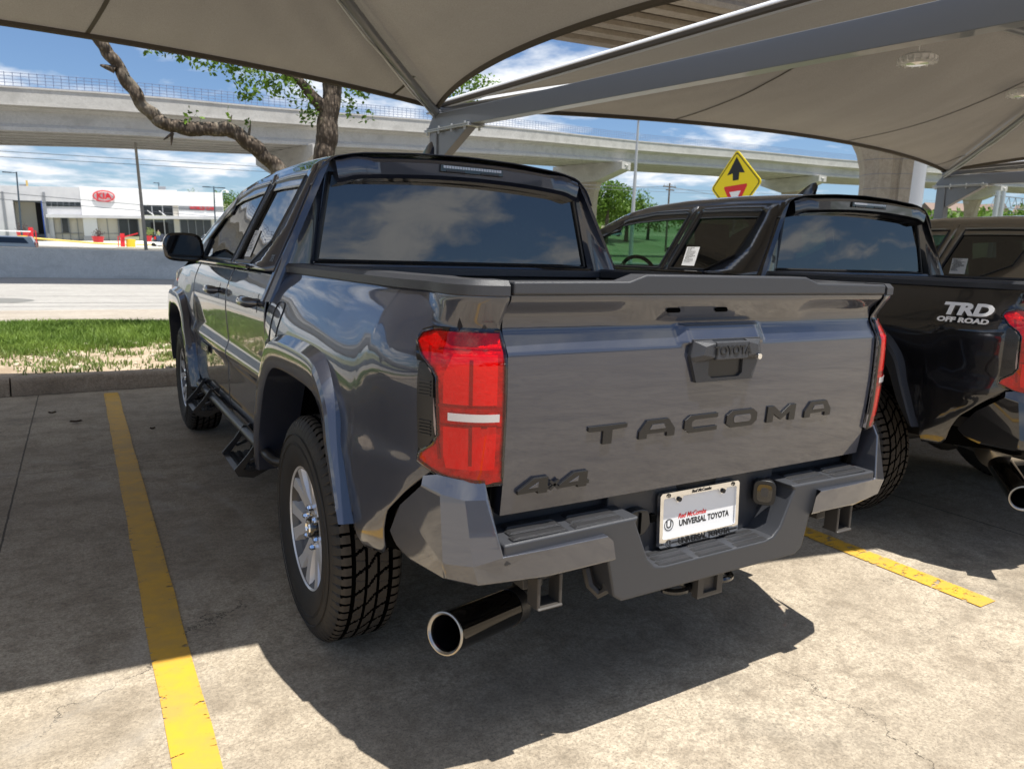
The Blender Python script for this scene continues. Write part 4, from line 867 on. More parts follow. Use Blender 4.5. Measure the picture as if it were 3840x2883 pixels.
# terrain with everything beyond
def hgt(x, y):
    d = math.hypot(x, y); h = -.03
    if y > 32: h += 1.0*smooth(32, 37, y) + (.25+.043*(max(-60, min(x, 60))+14))*smooth(112, 158, y)
    e = smooth(15, 60, x)*smooth(32, 60, y); h += e*.020*max(0, min(d, 260)-60)
    h += .052*max(0, d-170)*smooth(170, 420, d) + (9*math.sin(x*.004+1)+7*math.sin(y*.006+x*.003))*smooth(300, 800, d)
    if d > 900: h -= (d-900)*.045
    if y < -30: h = -.03
    return h
m = MB(); us = sorted([-2600, -1500, -800, -450, -250, -160]+lin(-120, 140, 40)+[170, 220, 300, 420, 600, 850, 1200, 1800, 2600]); vs2 = sorted([-1500, -500, -150, -40, 5.75, 11.0, 31.5, 32.01]+lin(33, 40, 8)+lin(45, 160, 24)+[180, 210, 250, 300, 360, 430, 520, 640, 800, 1000, 1300, 1700, 2400])
m.grid(lambda x, y: Vector((x, y, hgt(x, y))), us, vs2)
mg, t, b = nodes_mat('land'); q = NT(t); X, Y, Z = q.xyz()
gr = q.mix(q.ramp(q.noise(.02, 6), [(.42, 0.), (.6, 1.)]), (.11, .135, .06), (.22, .21, .13)); cc = q.mix(q.ramp(q.noise(.3, 5), [(.4, 0.), (.65, 1.)]), (.46, .44, .39), (.56, .54, .48))
lot0 = q.m('LESS_THAN', Y, 96); lot = q.m('MULTIPLY', q.m('LESS_THAN', Y, 150), q.m('LESS_THAN', X, 44)); q.L(q.mix(lot, gr, q.mix(lot0, cc, (.20, .19, .17))), b.inputs['Base Color']); b.inputs['Roughness'].default_value = .9
tag(m.build('ground', mg, ang=80), kind='structure')
# parking lot sheet
def sheet(name, x0, x1, y0, y1, z, mt, sl=0, n=2, kind='structure'):
    m = MB(); m.grid(lambda x, y: Vector((x, y+sl*x, z)), lin(x0, x1, n), lin(y0, y1, n)); return tag(m.build(name, mt, smooth=False), kind=kind)
KS = .045
sheet('parking_lot', -60, 90, -60, 5.78, 0, m_lot, KS)
sheet('road', -150, 220, 14.6, 31.3, .0, m_road, -.06)
sheet('pavement', -150, 220, 11.1, 14.6, .05, concrete('pavement_concrete', (.42, .37, .31), (.48, .43, .36), (.34, .29, .23), False), -.02)
m_tar = mat('road_seam', (.10, .095, .09), .8, var=(8, (.3, .29, .27), .4, .65))
for y_, w_ in ((17.2, .06), (19.6, .05), (16.1, .04)): sheet('road_seam', -80, 80, y_, y_+w_, .004, m_tar, -.06)
m = MB(); m.lathe([(.005, 0), (.005, .85), (.003, .9)], 30, 'z', (-3.35, 18.2, 0)); tag(m.build('manhole_cover', mat('cover_iron', (.16, .16, .15), .8), smooth=False), 'round grey manhole cover set in the pale road', 'manhole cover')
# kerb
m = MB(); pr = [(0, 0), (.022, .11), (.045, .142), (.075, .150), (.165, .150), (.18, .10)]
for xa, xb in ((-30, -2.112), (-2.100, 3.9), (3.912, 40)):
    k = len(pr); m.grid(lambda x, u: Vector((x, 5.765+KS*x+u[0], u[1])), lin(xa, xb, 12), pr); m.add([Vector((xa, 5.765+KS*xa+u[0], u[1])) for u in pr], [tuple(range(k))]); m.add([Vector((xb, 5.765+KS*xb+u[0], u[1])) for u in pr], [tuple(range(k))])
tag(m.build('kerb', m_kerb, ang=50), kind='structure')
# verge: bare soil with weeds, then grass
m = MB(); m.grid(lambda x, y: Vector((x, y+KS*x*smooth(9, 6, y), .115+.02*math.sin(x*1.7+y)+.03*smooth(6.2, 9, y)*0+.05*smooth(6, 7.5, y)*(1-smooth(10.4, 11.1, y)))), lin(-40, 60, 240), lin(5.93, 11.15, 28))
mg, t, b = nodes_mat('soil'); q = NT(t); X, Y, Z = q.xyz(); c_ = q.mix(q.ramp(q.noise(3, 7, .65), [(.38, 0.), (.62, 1.)]), (.34, .26, .18), (.54, .44, .33)); c_ = q.mix(q.ramp(q.noise(40, 4), [(.5, 0.), (.7, 1.)]), c_, (.30, .22, .15))
gm = q.ramp(q.m('ADD', q.m('MULTIPLY', Y, .2), q.noise(1.3, 4)), [(.0, 0.), (1., 1.)]); gm = q.m('GREATER_THAN', q.m('ADD', Y, q.m('MULTIPLY', q.noise(1.1, 4), 1.6)), 8.7); c_ = q.mix(gm, c_, (.10, .13, .035))
q.L(c_, b.inputs['Base Color']); b.inputs['Roughness'].default_value = .95; q.bump(q.noise(25, 6, .7), b, .8, .03); tag(m.build('verge_soil', mg, ang=80), kind='structure')
def leafmat(name, c1, c2, tr=.35, sc=3):
    m, t, b = nodes_mat(name); q = NT(t); c_ = q.mix(q.ramp(q.noise(sc, 4), [(.38, 0.), (.62, 1.)]), c1, c2); q.L(c_, b.inputs['Base Color']); b.inputs['Roughness'].default_value = .55; b.inputs['Specular IOR Level'].default_value = .3
    tn = t.nodes.new('ShaderNodeBsdfTranslucent'); q.L(c_, tn.inputs[0]); mx_ = t.nodes.new('ShaderNodeMixShader'); mx_.inputs[0].default_value = tr; q.L(b.outputs[0], mx_.inputs[1]); q.L(tn.outputs[0], mx_.inputs[2]); q.L(mx_.outputs[0], t.nodes['Material Output'].inputs[0]); return m
m_grass = leafmat('grass_blades', (.11, .19, .03), (.22, .32, .06), .35, 1.5); m_weed = leafmat('weed_leaves', (.13, .21, .05), (.26, .30, .10), .3, 6)
def blades(name, pts, hs, ws, mt, label, cat):
    n = len(pts); a = np.random.rand(n)*6.283; ln = np.random.randn(n, 2)*.45; P = np.array(pts); d = np.stack([np.cos(a), np.sin(a)], 1)*ws[:, None]
    V = np.zeros((n, 5, 3)); V[:, 0, :2] = P[:, :2]-d; V[:, 1, :2] = P[:, :2]+d; V[:, 2, :2] = P[:, :2]+d*.7+ln*hs[:, None]*.4; V[:, 3, :2] = P[:, :2]-d*.7+ln*hs[:, None]*.4; V[:, 4, :2] = P[:, :2]+ln*hs[:, None]
    V[:, 0, 2] = V[:, 1, 2] = P[:, 2]-.01; V[:, 2, 2] = V[:, 3, 2] = P[:, 2]+hs*.6; V[:, 4, 2] = P[:, 2]+hs
    me = bpy.data.meshes.new(name); me.vertices.add(n*5); me.vertices.foreach_set('co', V.ravel()); idx = np.arange(n)*5
    lo = np.stack([idx, idx+1, idx+2, idx+3, idx+3, idx+2, idx+4], 1).ravel(); me.loops.add(n*7); me.loops.foreach_set('vertex_index', lo.astype(np.int32))
    me.polygons.add(n*2); st = np.stack([np.arange(n)*7, np.arange(n)*7+4], 1).ravel(); me.polygons.foreach_set('loop_start', st.astype(np.int32)); me.materials.append(mt); me.update(calc_edges=True); me.validate()
    return tag(link(bpy.data.objects.new(name, me)), label, cat, kind='stuff')
def vz(x, y): return .115+.02*math.sin(x*1.7+y)+.05*smooth(6, 7.5, y)*(1-smooth(10.4, 11.1, y))
def fnz(x, y): return math.sin(x*1.3+2*math.sin(y*.9))*.5+math.sin(x*3.1+y*2.3)*.3+math.sin(x*7.3-y*5.1)*.2
pts = []; hs = []; rs = np.random.RandomState(3)
while len(pts) < 80000:
    x = rs.uniform(-6.5, 3.5) if rs.rand() < .86 else rs.uniform(-16, 24); y = rs.uniform(6.9, 11.2); e = 7.55+.45*fnz(x, y)
    if fnz(x*1.7+3, y*2.1) < -.62 and rs.rand() < .8: continue
    if y < e and rs.rand() > .05: continue
    pts.append((x, y, vz(x, y))); hs.append((.03+.065*rs.rand())*(1.25 if y < 10 else .8)*(1+.3*fnz(x*.7, y)))
blades('grass', pts, np.array(hs), .004+.003*rs.rand(len(pts)), m_grass, 'green grass along the far side of the kerb island', 'grass')
pts = []; hs = []
for k in range(130):
    cx_, cy_ = rs.uniform(-7, 3.2), 6.15+1.75*rs.rand()**.8; r_ = rs.uniform(.04, .20)
    for j in range(int(90*r_/.1)):
        x = cx_+rs.randn()*r_*1.2; y = cy_+rs.randn()*r_*.6
        if y < 6.05+KS*x: continue
        pts.append((x, y, vz(x, y))); hs.append(.02+.05*rs.rand())
blades('weeds', pts, np.array(hs), .005+.005*rs.rand(len(pts)), m_weed, 'low sparse weeds on the bare sandy soil behind the kerb', 'weeds')
m = MB()
for k in range(420):
    x, y = rs.uniform(-7, 3), rs.uniform(6.1, 8.2); s_ = rs.uniform(.006, .028) if k > 12 else .04; z = vz(x, y)+.004
    m.tube([(x-s_, y, z), (x-s_*.5, y+s_*.2, z+s_*.3), (x+s_*.5, y, z+s_*.35), (x+s_, y, z)], [s_*.2, s_*.7, s_*.8, s_*.2], 6)
tag(m.build('pebbles', mat('pale_stone', (.55, .48, .38), .9), ang=60), 'small pale stones scattered over the sandy soil', 'pebbles', kind='stuff')
# litter: a few dead leaves on the lot
for k, (x, y, r_, lb) in enumerate([(-1.62, 4.35, .045, 'dark dry leaf lying left of the painted line'), (-1.14, 3.9, .02, 'small dark leaf lying right of the painted line beside the front wheel'), (-1.78, 4.75, .03, 'brown leaf lying on the concrete joint near the kerb')]):
    m = MB(); m.grid(lambda u, v: Vector((x+r_*u*(1-.3*v*v), y+r_*.45*v*(1-u*u), .008+.008*u*u+.01*v*v)), lin(-1, 1, 7), lin(-1, 1, 5)); tag(m.build('fallen_leaf', mat('dry_leaf', (.05, .03, .015), .8)), lb, 'leaf')
# painted bay lines with wear
mg, t, b = nodes_mat('yellow_line_paint'); q = NT(t); c_ = q.mix(q.ramp(q.noise(14, 6), [(.4, 0.), (.7, 1.)]), (.64, .36, .03), (.55, .32, .055)); X, Y, Z = q.xyz()
eg = q.ramp(q.m('ABSOLUTE', q.m('ADD', X, 1.350)), [(.030, 0.), (.058, 1.)])
w_ = q.ramp(q.m('SUBTRACT', q.noise(1, 9, .74, q.map((17, 36, 1))), q.m('MULTIPLY', eg, .075)), [(.355, 1.), (.375, 0.)])
c_ = q.mix(q.m('MULTIPLY', q.ramp(q.noise(5, 7, .7), [(.45, 0.), (.65, 1.)]), .55), c_, (.40, .27, .09))
q.L(c_, b.inputs['Base Color']); b.inputs['Roughness'].default_value = .6
tr = t.nodes.new('ShaderNodeBsdfTransparent'); mx_ = t.nodes.new('ShaderNodeMixShader'); mo = t.nodes['Material Output']; w2 = q.m('MULTIPLY', w_, q.ramp(q.noise(2.3, 3), [(.34, 0.), (.42, 1.)]))
q.L(w2, mx_.inputs[0]); q.L(b.outputs[0], mx_.inputs[1]); q.L(tr.outputs[0], mx_.inputs[2]); q.L(mx_.outputs[0], mo.inputs[0]); m_line = mg
for x, y0, y1, lb in ((-1.353, -3.2, 5.53, 'worn yellow bay line left of the grey truck'), (1.535, -.50, 5.60, 'yellow bay line between the grey and the black truck'), (4.42, -.5, 5.7, 'yellow bay line right of the black truck'), (-4.24, -.5, 5.4, 'yellow bay line')):
    m = MB(); ys_ = lin(y0, y1, 40); jit = [(random.uniform(-.003, .003), random.uniform(-.003, .003)) for _ in ys_]
    m.add([Vector((x+.003+s_*(.058)+jit[i][0 if s_ < 0 else 1], y_, .004)) for i, y_ in enumerate(ys_) for s_ in (-1, 1)], [(2*i, 2*i+1, 2*i+3, 2*i+2) for i in range(39)]); tag(m.build('painted_line', m_line, smooth=False), kind='structure')
# jersey barrier
m = MB(); WS = -.065
def wy_(x): return 30.9+WS*x
for xa, xb in ((-60, 2.6), (2.63, 8.7), (8.73, 60), (60.03, 160)):
    k = [(0, 0), (.01, .10), (.16, .46), (.22, .60), (.24, 1.13), (.44, 1.13), (.46, .6), (.66, .0)]
    m.grid(lambda x, u: Vector((x, wy_(x)+u[0], u[1]-.02)), lin(xa, xb, 3), k); 
    for xe in (xa, xb): m.add([Vector((xe, wy_(xe)+u[0], u[1]-.02)) for u in k], [tuple(range(len(k)))])
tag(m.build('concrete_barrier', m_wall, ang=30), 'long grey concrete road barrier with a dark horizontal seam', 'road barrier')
# ------------------------------------------------------------------ shade canopies
Rv = Vector((.998, -.064, 0)); Bv = Vector((.171, -.985, 0)); C1 = Vector((2.04, 5.95, 2.943)); Uz = Vector((0, 0, 1)); SPAN = 9.08
mg, t, b = nodes_mat('shade_fabric'); q = NT(t); c_ = q.mix(q.ramp(q.noise(1.2, 5), [(.3, 0.), (.7, 1.)]), (.34, .318, .288), (.40, .375, .34))
wv = q.noise(95, 3, .75, q.map((1, 2.2, 1), (0, 0, .4))); c_ = q.mix(q.m('MULTIPLY', q.ramp(wv, [(.38, 0.), (.66, 1.)]), .55), c_, (.15, .135, .115)); fo = q.noise(1, 3, .5, q.map((2.2, .35, .8), (0, 0, .17))); c_ = q.mix(q.m('MULTIPLY', q.ramp(fo, [(.4, 0.), (.65, 1.)]), .42), c_, (.235, .215, .185))
q.L(c_, b.inputs['Base Color']); b.inputs['Roughness'].default_value = .85; b.inputs['Specular IOR Level'].default_value = .2; q.bump(q.m('ADD', wv, q.m('MULTIPLY', fo, 4)), b, .35, .004)
tn = t.nodes.new('ShaderNodeBsdfTranslucent'); tn.inputs[0].default_value = (.30, .27, .23, 1); mx_ = t.nodes.new('ShaderNodeMixShader'); mx_.inputs[0].default_value = .10; q.L(b.outputs[0], mx_.inputs[1]); q.L(tn.outputs[0], mx_.inputs[2]); q.L(mx_.outputs[0], t.nodes['Material Output'].inputs[0]); m_fab = mg
m_seam = mat('canopy_hem', (.085, .072, .058), .8); m_pole = mat('grey_painted_steel', (.20, .215, .24), .38, .2, .5, .3, (40, .1, .002)); m_galv = mat('galvanised_steel', (.50, .52, .53), .45, .5); m_hemw = mat('edge_pipe_sleeve', (.62, .63, .65), .6, 0, .4, 0, (300, .5, .002))
CW = SPAN-.04; CD = 6.98; AP = .80
def cpt(a, bb, up_): return Rv*a + Bv*bb + Uz*up_
def canopy(o, label, parts=True):
    t = thing('shade_canopy', label, 'shade canopy', o, group='tensioned fabric canopies over the parking bays')
    # local: a along the far eave (0 at right corner going left to -CW), b towards the camera
    hx = CD/2
    def edge(k, s):                              # eave curves, s 0..1
        sag = 4*s*(1-s)
        if k == 0: return cpt(-CW*s, .78*sag, .08*sag)                 # far eave
        if k == 1: return cpt(-CW, CD*s, .03+.22*s)           # left
        if k == 2: return cpt(-CW*(1-s), CD-.5*sag, .08*sag+.25*(1-s))           # near
        return cpt(-.78*sag, CD*(1-s), .10*sag+.0)                        # right
    def top(k, s):
        if k == 0: return cpt(-hx-(CW-2*hx)*s, hx, AP)
        if k == 2: return cpt(-(CW-hx)+(CW-2*hx)*s, hx, AP)
        return cpt(-(CW-hx), hx, AP) if k == 1 else cpt(-hx, hx, AP)
    def surf(k, s, v):
        a = edge(k, s); b_ = top(k, s); p = a.lerp(b_, v); p.z += -.16*math.sin(math.pi*v)*(4*s*(1-s)) + .014*math.sin(85*s)*math.exp(-7*min(s, 1-s))*math.sin(math.pi*min(1, v*1.6))*(s > .002) ; return p
    m = MB()
    for k in range(4): m.grid(lambda s, v, k=k: surf(k, s, v), lin(0, 1, 121), lin(0, 1, 25))
    fb = m.build('fabric', m_fab, t, ang=18, fixn=False)
    m = MB()
    for k in range(4): m.tube([edge(k, s)-Uz*.012 for s in lin(0, 1, 41)], .028, 6)
    m.build('hem', m_seam, t)
    for k in range(4):
        for f in ([.07, .39, .71] if k == 0 else [.29, .61, .93] if k == 2 else []):
            m = MB(); ps = []
            for v in lin(0.0, 1, 14):            # seams run square to the eave until they meet the hip
                e_ = edge(k, f); e1 = cpt(0, 0, 0)
                sx = f
                if k in (0, 2):
                    ap = -CW*f if k == 0 else -CW*(1-f); l = min(-ap, CW+ap)/hx; 
                    vv = v*min(1, l)
                    # find s so that surf(k,s,vv) keeps the same a
                    lo = f
                    A = -hx if True else 0
                    s_ = f
                    a_e = ap; 
                    if vv < .999:
                        s_ = ((-ap) - vv*hx)/(CW*(1-vv)+vv*(CW-2*hx)) if k == 0 else ((CW+ap)-vv*hx)/(CW*(1-vv)+vv*(CW-2*hx))
                    s_ = min(1, max(0, s_))
                    ps.append(surf(k, s_, vv)-Uz*.006)
                else: ps.append(surf(k, f, v)-Uz*.006)
            W_ = .017; V = []
            for i, p in enumerate(ps):
                tn_ = (ps[min(i+1, 13)]-ps[max(i-1, 0)]).normalized(); sd_ = tn_.cross(Uz).normalized()*W_; V += [p-sd_, p+sd_]
            m.add(V, [(2*i, 2*i+1, 2*i+3, 2*i+2) for i in range(13)]); m.build('seam', m_seam, t, smooth=False)
    for k, c0 in ((0, edge(0, 0)), (1, edge(1, 0)), (2, edge(2, 0)), (3, edge(3, 0))):
        tp = top(k, 0) if k in (0, 2) else (top(0, 1) if k == 1 else top(2, 1)); m = MB(); q_ = [c0.lerp(tp, v)-Uz*(.075+.05*math.sin(math.pi*v)) for v in lin(0, 1, 12)]; m.tube(q_, .046, 12); m.build('hip_pipe', m_pole, t)
        if k == 0: m = MB(); m.tube([p-Uz*.055-Rv*.03+Vector((0, 0, .012*math.sin(i*2.1))) for i, p in enumerate(q_)], .010, 6); m.build('conduit', m_galv, t)
    m = MB(); m.tube([top(0, 0)-Uz*.08, top(0, 1)-Uz*.08], .046, 12); m.build('ridge_pipe', m_pole, t)
    m = MB(); m.tube([edge(1, s)+Vector((.03, 0, .0)) for s in lin(0.0, 1, 24)], .046, 12); m.build('edge_pipe', m_hemw, t)
    return t
canopy(C1, 'brown shade canopy over the grey truck, filling the upper left of the photo')
canopy(C1+Rv*SPAN, 'brown shade canopy over the black truck, right of the near grey post')
canopy(C1+Rv*2*SPAN, 'partly seen shade canopy beyond the far grey post at the right edge')
def post(o, label):
    t = thing('canopy_post', label, 'steel post', o, group='cantilever posts carrying the canopies')
    z0 = -o.z
    m = MB(); X_ = Rv; Y_ = Bv
    Mx = Matrix((Rv, Bv, Uz)).transposed()
    zb, zt = -.265, -.09; c0 = cpt(.02, .0, 0)
    m.box(c0+Uz*((z0+zb)/2), (.14, .14, zb-z0), Mx); m.build('column', m_pole, t, bevel=.006)
    m = MB(); poly = [(-.10, zb+.01), (.02, zt), (7.2, zt+.02), (7.2, zt-.22), (.40, zb+.01)]
    m.prism([(-.12, zb+.02), (.0, zt+.0), (6.5, zt+.01), (6.5, zt-.20), (.3, zt-.168), (.18, zb+.02)], lambda a, b, d: cpt(.02+d, a, b), -.065, .065); m.build('cantilever_beam', m_pole, t, bevel=.004)
    m = MB(); m.box(c0+Bv*.28+Uz*(zb+.008), (.20, .82, .014), Mx); m.box(c0+Bv*.28+Uz*(zb-.010), (.20, .82, .014), Mx); m.build('flange_plate', m_galv, t, bevel=.002)
    m = MB(); m.prism([(.06, zb-.02), (.62, zb-.02), (.08, zb-.34)], lambda a, b, d: cpt(.02+d, a, b), -.05, .05); m.build('haunch', m_pole, t, bevel=.003)
    for a in (-.08, .14, .38, .62):
        for e in (-.085, .085):
            m = MB(); m.tube([c0+Bv*a+Rv*e+Uz*(zb-.05), c0+Bv*a+Rv*e+Uz*(zb+.035)], .013, 6); m.build('bolt', m_galv, t)
    for e, nm in ((-.03, 'canopy_bracket'), (.36, 'canopy_bracket')):
        m = MB(); m.tube([cpt(e, .02, zt), cpt(e, .02, .0)], .045, 12); m.box(cpt(e, .02, zt+.01), (.14, .14, .014), Mx); m.build(nm, m_pole, t)
    m = MB(); m.tube(catmull([cpt(-.1, .0, -.03), cpt(.02, .04, -.05), cpt(.16, .05, -.09), cpt(.30, .08, -.08), cpt(.46, .4, 0.0), cpt(.5, .8, .01)], 5), .010, 6); m.build('conduit', m_galv, t)
    return t
post(C1, 'grey steel canopy post behind the grey truck, its beam crossing the upper right')
post(C1+Rv*SPAN, 'grey steel canopy post further right, behind the bronze truck')
def disc_light(p, label):
    t = thing('canopy_light', label, 'light fitting', p, group='round light fittings under the canopies')
    m = MB(); m.lathe([(.06, .0), (.06, .12), (.03, .17), (-.005, .17), (-.02, .15), (-.03, .10)], 40, 'z'); m.tube([(0, 0, .05), (0, 0, .55)], .012, 8)
    for k in range(16): a = 2*math.pi*k/16; m.box((.155*math.cos(a), .155*math.sin(a), .0), (.05, .012, .05), (0, 0, a))
    m.build('housing', m_white, t, ang=40); m = MB(); m.lathe([(-.030, .10), (-.035, .0)], 30, 'z'); m.build('lens', m_lens, t)
disc_light(Vector((5.65, 2.66, 3.31)), 'white round light fitting hanging below the canopy, nearer one')
disc_light(Vector((7.97, 2.78, 3.33)), 'white round light fitting at the right edge of the photo')
# ================================================================== far buildings and bridges
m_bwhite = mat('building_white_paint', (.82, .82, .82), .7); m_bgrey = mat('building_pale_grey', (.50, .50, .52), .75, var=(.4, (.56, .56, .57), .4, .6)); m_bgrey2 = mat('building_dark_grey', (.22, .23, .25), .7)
m_cream = mat('window_infill_panel', (.62, .58, .50), .7); m_wgl = mat('shop_glass', (.02, .025, .03), .08, 0, .8); m_shade = mat('dark_interior', (.015, .014, .016), .9); m_signred = mat('sign_red', (.62, .02, .03), .4); m_blue = mat('door_blue', (.02, .06, .25), .5)
K = 1.685
kb = thing('car_showroom', 'low white and grey car showroom with a red oval KIA sign above dark windows', 'showroom', (-13.3, 158, 1.29), 0); kb.rotation_euler = (0, -.037, 0)
def kbox(mb, x0, x1, z0, z1, y0=0, y1=.4, mi=0): mb.box(((x0+x1)/2*K, (y0+y1)/2*K, (z0+z1)/2*K), ((x1-x0)*K, (y1-y0)*K, (z1-z0)*K), None, mi)
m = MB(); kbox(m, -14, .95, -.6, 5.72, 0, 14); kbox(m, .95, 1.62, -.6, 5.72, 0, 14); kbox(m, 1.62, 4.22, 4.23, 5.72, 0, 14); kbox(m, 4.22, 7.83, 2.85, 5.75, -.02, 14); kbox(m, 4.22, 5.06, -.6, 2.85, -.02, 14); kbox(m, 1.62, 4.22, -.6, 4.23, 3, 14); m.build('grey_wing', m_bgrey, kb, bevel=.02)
m = MB(); kbox(m, 1.62, 3.5, .9, 4.2, 2.6, 2.9); m.build('bay_wall', m_cream, kb); m = MB(); kbox(m, 3.5, 4.2, -.4, 4.2, 2.5, 2.9); m.build('bay_opening', m_shade, kb); m = MB(); kbox(m, 4.12, 4.24, -.2, 4.23, -.06, 2.5); m.build('bay_jamb', m_blue, kb)
m = MB(); kbox(m, 7.84, 13.62, 2.62, 5.84, -.06, 14); kbox(m, 13.62, 17.64, 4.02, 5.76, -.02, 14); kbox(m, 17.64, 22.6, 2.70, 5.62, -.05, 14); kbox(m, 7.84, 9.2, .55, 2.5, -.06, 6); kbox(m, 21.15, 22.6, -.3, 2.45, .3, 14); m.build('white_front', m_bwhite, kb, bevel=.02)
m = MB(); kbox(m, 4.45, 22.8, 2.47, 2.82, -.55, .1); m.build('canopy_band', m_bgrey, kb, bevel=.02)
for q_ in ((4.45, 7.84, -.5, 2.5, .5, 1), (9.2, 11.25, -.5, 2.5, .4, 1), (13.3, 13.85, -.5, 4.0, .2, 1), (17.08, 17.64, -.5, 4.0, .15, 1)): m = MB(); kbox(m, *q_); m.build('infill_panel', m_cream, kb)
for x0, x1, z0, z1 in ((.72, .92, -.3, 5.1), (4.36, 4.6, -.2, 5.15)): m = MB(); kbox(m, x0, x1, z0, z1, -.15, .05); m.build('pilaster', m_bgrey2, kb)
m = MB(); kbox(m, 7.75, 9.25, -.4, .55, -.1, .3); kbox(m, 4.3, 5.08, -.4, .5, -.08, .2); kbox(m, .95, 4.2, -.4, .75, 2.3, 2.5); m.build('plinth', m_bgrey2, kb)
m = MB(); kbox(m, 4.52, 7.82, 3.68, 4.17, -.08, .1); sw = m.build('strip_window', m_wgl, kb)
m = MB()
for k in range(7): kbox(m, 4.5+k*.55, 4.54+k*.55, 3.68, 4.17, -.10, .0)
m.build('window_frame', m_bgrey2, sw)
for nm, x0, x1, z0, z1, nb in (('show_window', 11.3, 13.32, .5, 2.42, 2), ('show_window', 17.7, 21.1, .5, 2.42, 4), ('entrance_glazing', 13.85, 17.08, .4, 2.42, 3), ('upper_window', 13.76, 17.08, 2.9, 4.02, 3), ('side_window', 5.80, 6.46, .9, 2.5, 1)):
    m = MB(); kbox(m, x0, x1, z0, z1, .3 if z1 < 3 else .2, .5); w = m.build(nm, m_wgl, kb); m = MB()
    for k in range(nb+1): x = x0+(x1-x0)*k/nb; kbox(m, x-.05, x+.05, z0, z1, .18, .34)
    m.build('window_frame', m_bgrey if nb == 3 else m_bgrey2, w)
m = MB()
for x in (5.08, 5.76, 6.5, 7.3, 9.22, 10.2, 11.25): kbox(m, x-.03, x+.03, -.3, 2.5, .36, .42)
for x0, x1 in ((5.1, 7.7), (9.2, 11.2)): kbox(m, x0, x1, .80, .86, .36, .42)
m.build('mullion', m_bgrey2, kb)
m = MB(); kbox(m, 14.6, 16.4, -.1, 2.1, .25, .32); m.build('entrance_door', m_shade, kb)
for a in (14.35, 15.55): m = MB(); m.beam((a*K, -.1*K, 3.4*K), ((a+.6)*K, -.5*K, 2.85*K), .12, .12); m.build('canopy_stay', m_bwhite, kb)
m = MB(); kbox(m, 17.68, 22.55, 3.50, 4.0, -.09, .0); sb = m.build('sign_band', m_bgrey2, kb)
text('sign_lettering', 'WORLD CAR', .50*K*1.05, frameM((20.2*K, -.13*K, 3.75*K), (1, 0, 0), (0, 0, 1)), m_signred, sb, .05, .02, 0, .86)
m = MB(); cxk, czk = 10.12*K, 4.87*K
pts = [Vector((cxk+1.03*K*math.cos(a), -.18*K, czk+.57*K*math.sin(a))) for a in lin(0, 2*math.pi, 48)]; m.tube(pts, .06*K, 8, cap=False); osn = m.build('oval_sign', m_signred, kb); text('oval_lettering', 'KIA', .92*K, frameM((cxk, -.2*K, czk-.02), (1, 0, 0), (0, 0, 1)), m_signred, osn, .10, .045, 0, 1.02, space=.98)
m = MB(); m.lathe([(0, 0), (0, 1), (.1, 1)], 40, 'y'); m.v = [(cxk+x*1.03*K, -.08*K+y*.5, czk+z*.57*K) for x, y, z in m.v]; m.build('sign_face', m_bwhite, osn)
for x0, x1, z0, z1 in ((15.85, 16.6, 5.7, 6.2), (2.35, 3.1, 5.7, 5.98)): m = MB(); kbox(m, x0, x1, z0, z1, 1, 1.7); m.build('roof_unit', m_bgrey2, kb, bevel=.05)
m = MB(); kbox(m, 2.96, 3.14, 5.75, 6.38, .9, 1.1); m.build('roof_chimney', mat('ochre_metal', (.55, .38, .12), .6), kb)
m = MB(); m.tube(catmull([(22.5*K, .1, 5.55*K), (22.7*K, .1, 5.85*K), (23.0*K, .1, 5.95*K), (23.2*K, .1, 5.85*K)], 4), .08, 6); m.box((23.2*K, .1, 5.75*K), (.5, .4, .4)); m.build('wall_lamp', m_white, kb)
m = MB(); m.box((22.9*K+7, 10, 1.35*K), (14, 12, 2.6*K)); tag(m.build('annexe_building', m_bwhite), 'low white annexe at the right end of the showroom, behind the truck mirror', 'building').location = (-13.3, 156, 1.6)
# things on the showroom forecourt (about 120 m away)
def far(x, z, y=122, y0=70): k = (y+1.86)/(y0+1.86); return Vector((-1.53+(x+1.53)*k, y, 1.32+(z-1.32)*k))
for (x, z, ww), lb in (((.08, 1.57, .95), 'red planter with a dark bush below the KIA sign'), ((-5.24, 1.81, .9), 'red planter beside the dark garage bay'), ((4.0, 1.76, 1.0), 'red planter with flowers by the showroom entrance')):
    p = far(x, z, 140); t = thing('planter', lb, 'planter', p, group='red planters along the showroom')
    m = MB(); m.lathe([(-.9, .0), (-.9, .70*ww), (-.3, .75*ww), (.75, 1.0*ww), (.75, .85*ww), (.6, .8*ww), (.6, 0)], 16, 'z'); m.build('tub', m_signred, t)
    m = MB()
    for k in range(160): a, b_, c_ = np.random.randn(3)*(.32, .32, .35); r_ = .12; m.add([Vector((a, b_, 1.15+c_)), Vector((a+r_, b_, 1.2+c_)), Vector((a, b_+r_*.5, 1.25+c_+r_))], [(0, 1, 2)])
    m.build('bush', m_weed if x > 1 else mat('dark_bush', (.06, .045, .04), .8), t)
for (x, z, l, sg), lb in (((-4.66, 1.40, 3.4, -1), 'red barrier gate at the left edge with a white arm'), ((1.9, 1.18, 2.4, 1), 'red barrier gate with its folded red arm pointing right')):
    p = far(x, z, 118); t = thing('barrier_gate', lb, 'barrier gate', p); m = MB(); m.box((0, 0, .6), (.55, .5, 2.4)); m.box((.55*sg*-1, 0, .4), (.12, .12, 2.0)); m.beam((-.55*sg, 0, 1.3), (0, 0, 1.5), .1, .1); m.build('cabinet', m_signred, t)
    m = MB(); m.beam((0, -.3, 1.25), (-6.5 if sg < 0 else 2.0, -.3, 1.2 if sg < 0 else 1.9), .16, .16); m.build('arm', m_white if sg < 0 else m_signred, t)
